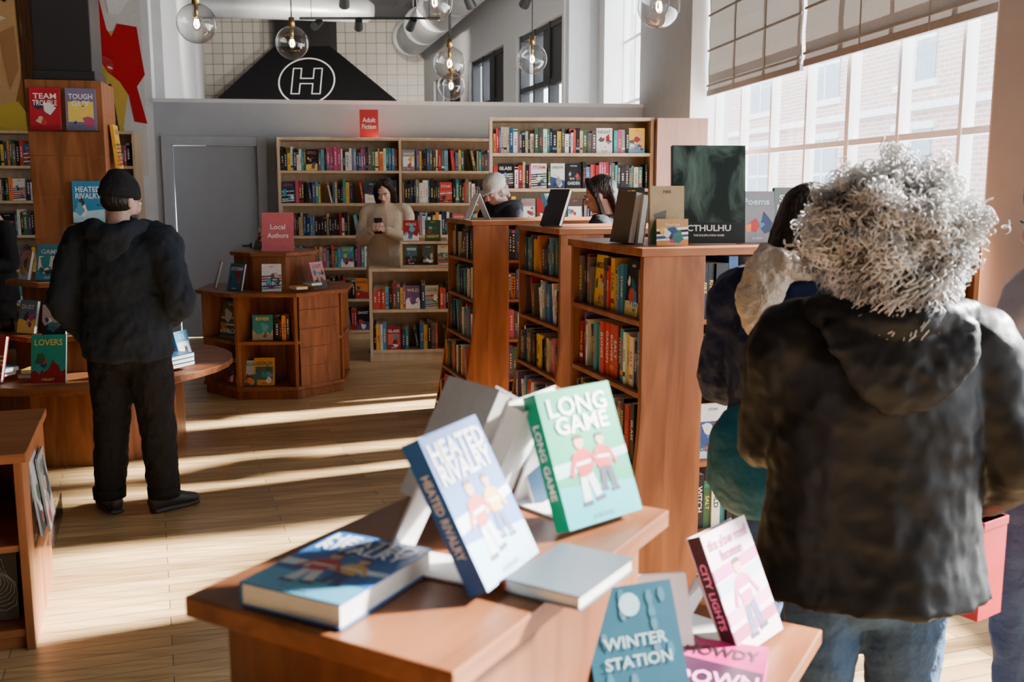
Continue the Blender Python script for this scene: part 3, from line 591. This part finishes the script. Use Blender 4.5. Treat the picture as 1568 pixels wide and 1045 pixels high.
# ------------------------------------------------------------ FRONT TABLE
FM=T(-.08,1.345,0)@RZ(-30)
TT=wood('cherry_table_top',(.13,.043,.016),(.25,.09,.034),stretch=(9,1.2,9),rough=.36,spec=.25)
TB=wood('cherry_table_body',(.12,.04,.015),(.22,.08,.03))
mb=MB(); mb.box(-.2,.2,-.31,.31,1.122,1.15,1); mb.box(-.165,.165,-.275,.275,.86,1.122)
mb.box(-.376,.376,-.635,.635,.832,.86,1); mb.box(-.34,.34,-.6,.6,.5,.53,1); mb.box(-.34,.34,-.6,.6,0,.06)
for x in (-.34,-.012,.315): mb.box(x,x+.025,-.6,.6,.06,.832)
for y in (-.6,-.012,.575): mb.box(-.34,.34,y,y+.025,.06,.832)
table=mb.build('tiered_display_table',[TB,TT],matrix=FM,bevel=.003)
def player(mb,M,cx,cz,s,c1,c2,flip=1):
    def q(pts,c,y): mb.flat([(cx+flip*x*s,cz+z*s) for x,z in pts],y,0,c,M)
    q([(-.16,.0),(.16,.05),(.2,.42),(.05,.5),(-.2,.42)],c1,-.0010); q([(-.16,0),(.0,.0),(-.02,-.4),(-.2,-.42)],c2,-.0011); q([(.0,.0),(.17,.05),(.25,-.34),(.1,-.38)],c2,-.0011)
    q([(.15,.4),(.2,.42),(.42,.12),(.34,.08)],c1,-.0012); q([(-.2,.42),(-.12,.42),(-.3,.02),(-.38,.06)],c1,-.0012)
    q([(-.18,.2),(.18,.22),(.18,.28),(-.18,.26)],(.75,.72,.68),-.0012)
    q([(.11*math.cos(i*.628),.6+.12*math.sin(i*.628)) for i in range(10)],(.62,.34,.24),-.0013); q([(.12*math.cos(i*.628),.66+.09*math.sin(i*.628)) for i in range(6)],(.08,.04,.02),-.0014)
    q([(-.24,-.42),(0,-.42),(0,-.5),(-.24,-.5)],(.05,.05,.08),-.0012); q([(.08,-.38),(.32,-.36),(.32,-.44),(.08,-.46)],(.05,.05,.08),-.0012)
def hero(M,w,h,t,col,title,sub,band,pc,name,mid=(.6,.72,.76)):
    mb=MB(); rr=random.Random(4); M=cover(mb,M,w,h,t,col,rr,title=title+' '+sub,plain=True,txt=(.9,.9,.9))
    mb.flat([(-w/2,0),(w/2,0),(w/2,h*.24),(-w/2,h*.3)],-.0005,0,band,M)
    mb.flat([(-w/2,h*.36),(w/2,h*.44),(w/2,h*.5),(-w/2,h*.46)],-.0004,0,mid,M)
    player(mb,M,-.018,h*.34,h*.42,pc[0],pc[1]); player(mb,M,.026,h*.37,h*.36,pc[2],pc[3],-1)
    put_text(mb,M,title,0,h*.87,w*.9,h*.14,(.92,.93,.93),y=-.0018); put_text(mb,M,sub,0,h*.73,w*.88,h*.13,(.92,.93,.93),y=-.0018)
    put_text(mb,M,'A NOVEL',0,h*.05,w*.5,h*.035,(.1,.2,.3),y=-.0018)
    return mb.build(name,[PRINT])
zt=1.1515
hero(T(.003,1.221,zt)@RZ(64)@RX(-28),.15,.205,.028,(.025,.12,.40),'HEATED','RIVALRY',(.35,.55,.68),((.5,.03,.03),(.6,.6,.62),(.65,.42,.05),(.05,.08,.2)),'hockey_romance_paperback')
hero(T(.142,1.428,zt)@RZ(41)@RX(-22),.155,.205,.03,(.002,.30,.15),'LONG','GAME',(.02,.38,.42),((.5,.02,.02),(.6,.65,.7),(.5,.03,.04),(.05,.05,.08)),'green_hockey_paperback',(.35,.6,.62))
hero(T(-.2616,1.107,zt+.0315)@RZ(-27)@RX(-90),.15,.2,.031,(.02,.12,.36),'HEATED','RIVALRY',(.08,.32,.48),((.5,.03,.03),(.6,.6,.6),(.6,.38,.08),(.05,.05,.14)),'flat_hockey_paperback')
def std(M,h=.15,w=.075):
    K=M@T(0,0,.0005); mb=MB(); mb.box(-w/2,w/2,-.004,0,.002,h,M=K@RX(-26)); mb.box(-w/2,w/2,0,.004,.002,h,M=K@T(0,2*h*math.sin(math.radians(26)),0)@RX(26)); mb.box(-w/2,w/2,.0,2*h*math.sin(math.radians(26)),0,.003,M=K); mb.build('book_easel',[PAPER],parent=table,wp=True)
std(T(-.045,1.24,zt)@RZ(64),.14); std(T(.11,1.47,zt)@RZ(41),.14)
mb=MB(); rng=random.Random(14)
cover(mb,T(-.14,1.50,zt)@RZ(125+180)@RX(-28),.15,.205,.03,(.68,.67,.66),rng,plain=True,txt=(.6,.1,.08),spine=(.5,.06,.04)); mb.build('back_facing_book',[PRINT])
mb=MB(); cover(mb,T(-.035,1.55,zt)@RZ(-120)@RX(-24),.15,.19,.03,(.6,.6,.6),rng,plain=True,spine=(.5,.05,.04)); mb.build('leaning_book',[PRINT])
mb=MB(); cover(mb,T(.04,1.60,zt)@RZ(110)@RX(-16),.13,.17,.03,(.66,.67,.68),rng,plain=True,txt=(.1,.2,.4),spine=(.1,.2,.35)); mb.build('white_book',[PRINT])
mb=MB(); cover(mb,T(.035,1.155,zt+.0185)@RZ(-32)@RX(-90),.11,.15,.018,(.09,.11,.13),rng,title='COAST',spine=(.5,.05,.03),plain=True); mb.build('flat_grey_book',[PRINT])
zd=.8615
def onF(x,y,z=zd): return FM@T(x,y,z)
mb=MB(); Mw=onF(.305,.50)@RZ(78)@RX(-24)
Mw=cover(mb,Mw,.15,.21,.03,(.66,.5,.56),rng,plain=True,title='CITY LIGHTS',txt=(.7,.2,.4),spine=(.03,.008,.02))
for k,(z,c) in enumerate(((.02,(.4,.06,.15)),(.05,(.6,.25,.38)),(.10,(.35,.45,.5)),(.125,(.5,.1,.3)))): mb.flat([(-.074,z),(.074,z+.01),(.074,z+.03),(-.074,z+.022)],-.0006,0,c,Mw)
put_text(mb,Mw,'the slow road',0,.188,.13,.02,(.3,.03,.12)); put_text(mb,Mw,'home',0,.165,.13,.02,(.3,.03,.12)); player(mb,Mw,0,.07,.11,(.5,.1,.25),(.1,.1,.2))
mb.build('pink_paperback',[PRINT]); std(onF(.295,.505)@RZ(78)@T(0,.05,0),.12)
mb=MB(); Mw=onF(.25,.13)@RZ(50)@RX(-26); Mw=cover(mb,Mw,.15,.21,.03,(.012,.085,.13),rng,plain=True,title='THE STATION',txt=(.4,.6,.65))
for k in range(14):
    a=k*.9; mb.flat([(.055*math.cos(a)+.006*math.cos(q),.11+.085*math.sin(a*1.3)+.012*math.sin(q)) for q in [i*1.047 for i in range(6)]],-.0008,0,(.03+.02*(k%3),.16,.22),Mw)
for i,s_ in enumerate(('WINTER','STATION')): put_text(mb,Mw,s_,0,.13-.028*i,.11,.017,(.35,.5,.55))
mb.flat([(.017*math.cos(i*.52),.182+.017*math.sin(i*.52)) for i in range(12)],-.001,0,(.35,.55,.62),Mw)
mb.build('teal_paperback',[PRINT])
mb=MB(); Mw=onF(.30,.24,zd+.03)@RZ(12)@RX(-90); cover(mb,Mw,.145,.2,.029,(.42,.015,.14),rng,plain=True,title='HOWDY'); mb.flat([(-.07,.0),(.07,.0),(.07,.1),(-.07,.13)],-.0006,0,(.04,.01,.03),Mw); put_text(mb,Mw,'HOWDY',0,.155,.12,.035,(.02,.02,.02)); put_text(mb,Mw,'DOWN',0,.06,.13,.06,(.85,.3,.55)); mb.build('magenta_paperback',[PRINT])
std(onF(.19,.36)@RZ(40),.15,.09)
mb=MB(); cover(mb,onF(-.3,.1)@RZ(-60)@RX(-25),.15,.21,.03,(.35,.37,.4),rng); mb.build('silver_book',[PRINT])
std(onF(-.27,-.03)@RZ(-90),.13)
# ------------------------------------------------------------ PEOPLE
def ellp(mb,c,r,M=None): mb.ell(c,r,0,M,seg=20,rg=12)
def hand(parent,wrist,dirv,back,side,curl,name,sc=1.,mat=None):
    Y=Vector(dirv).normalized(); Z=Vector(back); Z=(Z-Y*Z.dot(Y)).normalized(); X=Y.cross(Z)
    M=Matrix.Translation(wrist)@Matrix(((X.x,Y.x,Z.x,0),(X.y,Y.y,Z.y,0),(X.z,Y.z,Z.z,0),(0,0,0,1)))@Matrix.Scale(sc,4)
    mb=MB(); loft(mb,[(0,-.03,0),(0,.01,0),(0,.05,0),(0,.085,0)],[(.025,.02),(.03,.018),(.041,.016),(.039,.013)],M=M,sub=3)
    for i,(x,l) in enumerate(((-.03,.062),(-.01,.074),(.011,.079),(.031,.068))):
        x*=side; a=0;p=Vector((x,.078,0));pts=[p];seg_=[l*.42,l*.33,l*.25]
        for k in range(3):
            a+=math.radians(curl*(.7+.15*k)+3*i*(1 if curl>20 else 0)); p=p+Vector((x*.06,math.cos(a)*seg_[k],-math.sin(a)*seg_[k])); pts.append(p.copy())
        loft(mb,pts,[.0098,.0092,.0085,.0068],M=M,seg=10,sub=3)
    s=side; loft(mb,[(.022*s,.015,-.004),(.045*s,.045,-.012),(.05*s,.072,-.022),(.043*s,.094,-.03)],[.014,.0125,.0105,.008],M=M,seg=10,sub=3)
    return remeshed(mb,name,mat or SKIN,parent,.0035,2)
LIPS=simple('lips',(.36,.11,.09),.45)
def head(parent,M,hair,skin=None,hairmat=None,beard=False):
    sk=skin or SKIN
    mb=MB(); ellp(mb,(0,-.012,.135),(.072,.09,.088),M); ellp(mb,(0,.02,.07),(.056,.062,.075),M); ellp(mb,(0,.045,.02),(.03,.03,.022),M)
    loft(mb,[(0,.088,.105),(0,.103,.075),(0,.092,.065)],[(.008,.008),(.014,.011),(.013,.008)],M=M,seg=10); 
    for s in (-1,1): ellp(mb,(.073*s,-.008,.092),(.009,.019,.031),M); ellp(mb,(.033*s,.058,.065),(.024,.02,.022),M); ellp(mb,(.03*s,.071,.118),(.024,.012,.009),M)
    ellp(mb,(0,.078,.042),(.022,.012,.014),M)
    loft(mb,[(0,-.02,-.1),(0,-.018,-.03),(0,-.008,.06)],[(.06,.058),(.052,.054),(.05,.055)],M=M)
    remeshed(mb,'head',sk,parent,.0055,5)
    mb=MB()
    for s in (-1,1):
        mb.ell((.03*s,.077,.098),(.0125,.009,.0085),0,M,seg=14,rg=10); mb.ell((.03*s,.0845,.098),(.0055,.003,.0058),1,M,seg=12,rg=8)
        loft(mb,[(.014*s,.091,.117),(.03*s,.09,.121),(.046*s,.078,.115)],[.0028,.003,.002],seg=6,m=1,M=M)
    loft(mb,[(-.024,.079,.040),(0,.092,.041),(.024,.079,.040)],[(.004,.0055)]*3,ref=(0,0,1),seg=8,m=2,M=M)
    mb.build('face_features',[PAPER,DARKHAIR,LIPS],parent,smooth=True)
    hm=hairmat or DARKHAIR
    if hair=='beanie':
        mb=MB(); ellp(mb,(0,-.018,.155),(.084,.102,.088),M); loft(mb,[(0,-.018,.115),(0,-.018,.145)],[(.088,.107),(.09,.108)],M=M,cap=.1); ellp(mb,(.0,-.03,.225),(.05,.06,.03),M)
        remeshed(mb,'beanie',simple('knit_black',(.012,.012,.014),.9,bump=.5,bscale=150,stretch=(1,1,.3),spec=.2),parent,.007,3,.004,.03)
        mb=MB(); ellp(mb,(0,-.03,.095),(.077,.08,.06),M); 
        if beard: ellp(mb,(0,.035,.028),(.052,.052,.035),M)
        remeshed(mb,'hair',hm,parent,.006,3)
    elif hair=='cap':
        mb=MB(); ellp(mb,(0,-.015,.15),(.086,.1,.085),M); ellp(mb,(0,.085,.135),(.07,.06,.01),M)
        remeshed(mb,'knit_cap',simple('cream_knit',(.5,.46,.41),.9,bump=.5,bscale=120),parent,.007,3,.006,.03)
        mb=MB(); ellp(mb,(0,-.03,.085),(.08,.085,.07),M); loft(mb,[(0,-.07,.1),(0,-.08,.0)],[(.07,.03),(.05,.02)],M=M); remeshed(mb,'hair',hm,parent,.007,3)
    elif hair=='long':
        mb=MB(); ellp(mb,(0,-.026,.145),(.083,.098,.09),M)
        for s in (-1,1): loft(mb,[(.02*s,.05,.215),(.065*s,.035,.16),(.08*s,.01,.09),(.078*s,.0,.0),(.06*s,.0,-.06)],[(.02,.02),(.024,.03),(.018,.035),(.018,.035),(.01,.02)],ref=(0,1,0),M=M)
        loft(mb,[(0,-.07,.14),(0,-.09,.04),(0,-.085,-.06)],[(.075,.05),(.075,.035),(.055,.02)],M=M); remeshed(mb,'hair',hm,parent,.006,3,.006,.03)
    elif hair=='bun':
        mb=MB(); ellp(mb,(0,-.026,.142),(.08,.096,.089),M); ellp(mb,(0,-.13,.16),(.04,.035,.04),M)
        for s in (-1,1): loft(mb,[(.012*s,.058,.212),(.06*s,.045,.165),(.075*s,.01,.1)],[(.014,.016),(.016,.02),(.008,.015)],ref=(0,1,0),M=M)
        remeshed(mb,'hair',hm,parent,.006,3,.004,.03)
def shoe(mb,x,y,yaw,lift=0):
    M=T(x,y,0)@RZ(yaw)
    loft(mb,[(0,-.07,.055),(0,-.02,.062),(0,.05,.055),(0,.12,.042),(0,.165,.035)],[(.036,.045),(.038,.05),(.043,.042),(.045,.03),(.033,.022)],ref=(1,0,0),M=M,m=0)
    loft(mb,[(0,-.075,.013),(0,.0,.013),(0,.08,.013),(0,.172,.013)],[(.036,.013),(.038,.013),(.047,.013),(.036,.013)],M=M,m=1,cap=.2)
def person(name,loc,yaw,H,arms,feet,hd,top,pants,hair,hoodie=False,skin=None,hairmat=None,hands=(1,1),beard=False,sleeve=1.,hem=.8,wid=1.,hemw=1.,pw=1.,disp=.014,dsc=.1,curl=35,headpos=(0,.0),shoecol=(.02,.02,.02),lean=0,depth=1.,d2=0.):
    k=H/1.71; root=empty(name,loc,yaw,k)
    ly=lambda z:(z-.9)*math.tan(math.radians(lean)) if z>.9 else 0
    mb=MB(); w=wid; dd=depth
    st=[(hem,.195*w*hemw,.14*w*hemw*dd),(hem*.5+.52,.19*w*(hemw*.5+.5),.135*w*dd),(1.1,.178*w*(hemw*.5+.5),.122*w*dd),(1.24,.188*w,.13*w*dd),(1.345,.19*w,.118*w),(1.405,.145*w,.092*w),(1.455,.075,.07)]
    loft(mb,[(0,-.01+ly(z),z) for z,_,_ in st],[(a,b) for _,a,b in st],sub=5,seg=24,cap=.02)
    for s,(el,wr) in zip((-1,1),arms):
        el=Vector(el);wr=Vector(wr); S0=Vector((.165*s*w,-.008+ly(1.37),1.375))
        q=sleeve
        loft(mb,[(.07*s,-.005+ly(1.39),1.39),S0,S0.lerp(el,.5),el,el.lerp(wr,.5),wr],[.06,.074*q,.066*q,.058*q,.053*q,.044*q],ref=(0,1,0),sub=4)
    remeshed(mb,'jacket',top,root,.010,5,disp,dsc,d2,.045)
    mb=MB()
    for s,(el,wr) in zip((-1,1),arms):
        el=Vector(el);wr=Vector(wr); d=(wr-el).normalized(); loft(mb,[wr-d*.03,wr+d*.02],[.045*sleeve,.04*sleeve],ref=(0,1,0),sub=1,cap=.05)
    mb.build('cuffs',[top],root,smooth=True)
    if hoodie:
        mb=MB(); o=ly(1.42)
        loft(mb,[(-.07,.09+o,1.40),(-.115,.04+o,1.445),(-.12,-.05+o,1.455),(-.07,-.115+o,1.435),(0,-.135+o,1.42),(.07,-.115+o,1.435),(.12,-.05+o,1.455),(.115,.04+o,1.445),(.07,.09+o,1.40)],[(.022,.03),(.03,.036),(.038,.044),(.046,.05),(.05,.055),(.046,.05),(.038,.044),(.03,.036),(.022,.03)],ref=(0,0,1),sub=4)
        loft(mb,[(0,-.125+o,1.43),(0,-.145+o,1.36),(0,-.14+o,1.29)],[(.13,.04),(.105,.035),(.03,.015)],sub=4)
        remeshed(mb,'hood',top,root,.009,4,disp*.8,.08)
    mb=MB(); loft(mb,[(0,-.005,.80),(0,-.005,.9),(0,-.002,1.0)],[(.165*pw,.115*pw),(.172*pw,.122*pw),(.155,.11)],seg=24)
    sm=MB()
    for s,(fx,fy,fyaw) in zip((-1,1),feet):
        hip=Vector((.088*s,0,.86)); an=Vector((fx,fy-.02,.10)); kn=hip.lerp(an,.5)+Vector((0,.02,.02))
        loft(mb,[hip,hip.lerp(kn,.5),kn,kn.lerp(an,.5),an],[.098*pw,.09*pw,.074*pw,.068*pw,.06*pw],sub=5,seg=18,cap=.1); shoe(sm,fx,fy,fyaw)
        loft(sm,[an+Vector((0,0,-.02)),an+Vector((0,0,.035))],[.064*pw,.066*pw],sub=1,cap=.02,m=2,seg=20)
    remeshed(mb,'trousers',pants,root,.010,4,.022,.07)
    sm.build('shoes',[simple('shoe_leather',shoecol,.5),simple('shoe_sole',(.05,.05,.05),.8),pants],root,smooth=True)
    hz,hp=hd; M=T(headpos[0],headpos[1]+ly(1.5),1.475)@RZ(hz)@RX(-hp)
    head(root,M,hair,skin,hairmat,beard)
    for i,(s,(el,wr)) in enumerate(zip((-1,1),arms)):
        if hands[i]:
            el=Vector(el);wr=Vector(wr); hand(root,wr+(wr-el).normalized()*.035,wr-el,hands[i] if not isinstance(hands[i],int) else (s,-.2,.3),-s,curl,'hand_left' if s<0 else 'hand_right',mat=skin)
    return root,M
cloth=lambda n,c,r=.85,b=.3,bs=14,sh=0.: simple(n,c,r,var=.15,scale=6,bump=b,bscale=bs,sheen=sh,spec=.2,bdist=.04)
man,_=person('man_in_beanie',(-1.95,5.0,0),-3,1.73,(((-.30,-.05,1.08),(-.25,.12,.87)),((.30,-.06,1.10),(.16,.14,.98))),
   ((-.12,-.03,42),(.15,.0,-40)),(-28,8),cloth('hoodie_fleece',(.016,.021,.03),.9,.3),cloth('black_denim',(.009,.009,.011),.8,.5,22),'beanie',hoodie=True,beard=True,sleeve=1.32,hem=.80,wid=1.18,hemw=.98,pw=1.24,disp=.04,dsc=.13,curl=45,hands=((-1,.1,.2),(1,0,.3)),d2=.014)
mb=MB(); cover(mb,T(-.305,.2,.78)@RZ(-70)@RY(-22),.13,.2,.02,(.5,.45,.33),random.Random(1)); mb.build('held_book',[PRINT],man)
wom,_=person('woman_in_cream_jacket',(-1.27,10.15,0),172,1.78,(((-.25,.04,1.1),(-.06,.24,1.2)),((.25,.04,1.1),(.07,.25,1.2))),
   ((-.1,0,8),(.1,0,-8)),(0,26),cloth('cream_canvas',(.64,.53,.40),.8),cloth('dark_trousers',(.03,.03,.035)),'long',wid=1.12,hem=.72,curl=50,hands=((-1,.3,.2),(1,.3,.2)),skin=simple('skin_light',(.64,.42,.33),.5,var=.05))
mb=MB(); mb.box(-.04,.04,.3,.31,1.17,1.32); mb.build('phone',[BLACK],wom,bevel=.003)
p3,_=person('shopper_in_knit_cap',(-.1,8.15,0),125,1.80,(((-.25,.02,1.1),(-.1,.24,1.05)),((.25,.02,1.1),(.1,.24,1.05))),((-.1,0,8),(.1,0,-8)),(10,30),cloth('dark_parka',(.02,.022,.03)),cloth('grey_trousers',(.06,.06,.07)),'cap',hoodie=True,wid=1.1,hairmat=simple('grey_hair',(.25,.22,.2),.5,bump=.5))
p4,_=person('dark_haired_shopper',(.60,6.63,0),75,1.75,(((-.25,.02,1.1),(-.12,.24,1.1)),((.25,.02,1.1),(.12,.24,1.1))),((-.1,0,8),(.1,0,-8)),(5,14),cloth('charcoal_knit',(.03,.03,.035)),cloth('black_trousers',(.02,.02,.02)),'long')
p5,_=person('shopper_in_dark_coat',(-4.1,7.9,0),150,1.66,(((-.25,.02,1.1),(-.12,.24,1.1)),((.25,.02,1.1),(.12,.24,1.1))),((-.1,0,8),(.1,0,-8)),(0,25),cloth('dark_wool',(.02,.02,.022)),cloth('black_wool',(.02,.02,.02)),'bun')
p6,_=person('woman_in_navy_jacket',(.81,2.78,0),-42,1.67,(((-.26,.02,1.1),(-.12,.26,1.12)),((.27,.0,1.1),(.14,.26,1.02))),((-.1,0,8),(.1,0,-8)),(-22,14),cloth('navy_nylon',(.008,.014,.048),.55,.3),cloth('blue_denim',(.05,.1,.2),.8,.3,30),'long',wid=1.12,sleeve=1.25,hem=.8,disp=.03,headpos=(.0,.03),d2=.01)
mb=MB(); loft(mb,[(-.05,.02,1.45),(-.08,-.04,1.49),(-.06,-.10,1.50),(0,-.13,1.48),(.06,-.10,1.48),(.09,-.03,1.46),(.07,.06,1.42)],[(.03,.03),(.035,.03),(.04,.035),(.045,.04),(.04,.04),(.035,.035),(.03,.03)],ref=(0,0,1)); loft(mb,[(-.03,-.13,1.48),(-.05,-.16,1.38),(-.05,-.15,1.28)],[(.075,.045),(.07,.045),(.03,.02)])
remeshed(mb,'fleece_hood',cloth('cream_fleece',(.5,.42,.33),.9,.5,40),p6,.009,3,.025,.05,.01,.02)
mb=MB(); loft(mb,[(-.06,-.18,1.06),(-.06,-.195,.98),(-.06,-.18,.86),(-.06,-.16,.78)],[(.07,.04),(.11,.05),(.12,.055),(.08,.04)],seg=20); loft(mb,[(.1,-.17,1.03),(.17,-.08,1.2),(.13,-.02,1.42),(.0,.1,1.4),(-.12,.1,1.2),(-.16,.0,1.1),(-.1,-.16,1.03)],[(.006,.018)]*7,ref=(0,1,0))
remeshed(mb,'teal_shoulder_bag',cloth('teal_nylon',(.006,.085,.13),.5),p6,.009,3,.015,.08)
COAT=simple('black_shell_coat',(.0060,.0064,.0072),.48,var=.2,scale=4,bump=.08,bscale=8,spec=.14,stretch=(1,1,.6))
hero_w,HM=person('curly_haired_woman',(.775,2.08,0),-4,1.66,(((-.215,.09,1.13),(-.14,.3,1.05)),((.295,-.03,1.1),(.28,.17,.97))),
   ((-.11,0,6),(.11,.02,-8)),(20,10),COAT,cloth('indigo_denim',(.03,.065,.13),.8,.35,30),'none',wid=1.18,sleeve=1.24,hem=.815,hemw=1.16,depth=1.05,disp=.03,dsc=.16,hands=(1,(1,.2,.3)),curl=60,d2=.012)
mb=MB()
loft(mb,[(-.09,.12,1.36),(-.15,.04,1.42),(-.15,-.05,1.445),(-.1,-.12,1.445),(0,-.15,1.435),(.1,-.12,1.445),(.15,-.05,1.445),(.15,.04,1.42),(.09,.12,1.36)],[(.02,.03),(.028,.035),(.03,.04),(.035,.04),(.038,.045),(.035,.04),(.03,.04),(.028,.035),(.02,.03)],ref=(0,0,1),sub=5)
loft(mb,[(0,-.14,1.43),(0,-.162,1.37),(-.01,-.17,1.30),(-.02,-.168,1.25)],[(.16,.028),(.15,.028),(.10,.024),(.03,.012)],sub=4,seg=24)
remeshed(mb,'coat_hood',COAT,hero_w,.007,2,.018,.1,.012,.035)
def curlyhair():
    rng=random.Random(8); C=Vector((.0,-.03,1.612)); R=Vector((.172,.145,.138))
    cu=bpy.data.curves.new('curls','CURVE'); cu.dimensions='3D'; cu.bevel_depth=.0015; cu.bevel_resolution=0
    def curl(p,ax,r,ln,tn):
        ph=rng.uniform(0,6); u=ax.cross(Vector((.3,.2,.9))).normalized(); v=ax.cross(u)
        n=15; sp=cu.splines.new('POLY'); sp.points.add(n-1)
        for k in range(n):
            t=k/(n-1); a=ph+t*tn*6.283; q=p+ax*ln*(t-.4)+(u*math.cos(a)+v*math.sin(a))*r*(1-.3*t); sp.points[k].co=(*q,1); sp.points[k].radius=1.25-.7*t
    for i in range(5600):
        d=Vector((rng.gauss(0,1),rng.gauss(0,1),rng.gauss(0,1))).normalized()
        if d.y>.55 and d.z<.45: continue
        if d.z<-.97: continue
        f=rng.uniform(.74,1.0)*(1+.48*noise.noise(d*2.4+Vector((3,1,2)))+.18*noise.noise(d*6)); 
        if rng.random()<.05: f*=1.12
        p=C+Vector((d.x*R.x,d.y*R.y,d.z*R.z))*f
        tang=d.cross(Vector((rng.uniform(-1,1),rng.uniform(-1,1),rng.uniform(-1,1)))).normalized()
        ax=(d*rng.uniform(-.1,.4)+tang*.7+Vector((0,0,rng.uniform(-1.1,.1)))).normalized()
        curl(p,ax,rng.uniform(.006,.013),rng.uniform(.025,.06),rng.uniform(1.2,2.4))
    for i in range(900):   # locks falling over the collar
        th=rng.uniform(-1.5,1.5); rr=rng.uniform(.7,1.05)
        p=Vector((.135*math.sin(th)*rr,-.03-.15*math.cos(th)*rr,1.50+rng.uniform(-.055,.04)-.02*math.cos(th*3)))
        curl(p,Vector((rng.uniform(-.3,.3),rng.uniform(-.3,.1),-1)).normalized(),rng.uniform(.005,.011),rng.uniform(.04,.08),rng.uniform(1.2,2.4))
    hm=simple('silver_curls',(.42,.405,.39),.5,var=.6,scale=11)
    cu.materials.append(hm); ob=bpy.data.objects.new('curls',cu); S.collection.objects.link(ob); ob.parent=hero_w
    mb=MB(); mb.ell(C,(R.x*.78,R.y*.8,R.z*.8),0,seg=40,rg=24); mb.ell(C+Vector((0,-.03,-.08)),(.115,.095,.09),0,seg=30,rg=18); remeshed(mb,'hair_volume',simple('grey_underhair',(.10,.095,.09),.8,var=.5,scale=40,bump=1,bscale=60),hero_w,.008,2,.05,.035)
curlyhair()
mb=MB(); mb.box(-.05,.05,-.09,.09,-.24,-.0,0)
for s in (-.03,.03): loft(mb,[(s,-.05,-.01),(s*.6,-.03,.08),(s*.3,0,.11),(s*.6,.03,.08),(s,.05,-.01)],[.004]*5,ref=(1,0,0),seg=8,sub=4)
mb.box(-.052,.052,-.092,.092,-.02,.0,0)
mb.build('red_gift_bag',[simple('red_paper',(.45,.010,.012),.5)],matrix=T(1.07,2.29,.895)@RZ(35),bevel=.004)
p7,_=person('shopper_in_lilac_jacket',(1.47,2.64,0),40,1.70,(((-.3,.0,1.1),(-.2,.2,1.0)),((.27,.0,1.1),(.14,.26,1.02))),((-.1,0,8),(.1,0,-8)),(0,12),cloth('lilac_shell',(.27,.245,.275),.6,.4),cloth('mid_denim',(.04,.07,.14),.8,.3,30),'long',wid=1.12,sleeve=1.2,hem=.86,disp=.03)
shelf_unit('window_bookcase',ROOM@T(2.0,4.6,0),1.0,.35,1.42,1,4,CHERRY,61)
# ------------------------------------------------------------ LIGHT
w=bpy.data.worlds.new('sky'); S.world=w; w.use_nodes=True; bg=w.node_tree.nodes['Background']
bg.inputs[0].default_value=(.80,.90,1,1); bg.inputs[1].default_value=9.5
sd=bpy.data.lights.new('sun','SUN'); sd.energy=95; sd.angle=math.radians(4.0); sd.color=(1,.97,.93)
so=bpy.data.objects.new('sun',sd); S.collection.objects.link(so)
dirv=Vector((-.92,-.38,-math.tan(math.radians(27)))).normalized(); so.rotation_euler=dirv.to_track_quat('-Z','Y').to_euler(); so.location=(6,6,6)
# ------------------------------------------------------------ CAMERA
cd=bpy.data.cameras.new('camera'); cd.lens=35; cd.sensor_width=36; cd.dof.use_dof=True; cd.dof.focus_distance=5.2; cd.dof.aperture_fstop=5.0; cd.clip_start=.05
co=bpy.data.objects.new('camera',cd); S.collection.objects.link(co); co.location=(0,0,1.65); co.rotation_euler=(math.radians(90-8.66),0,0); S.camera=co
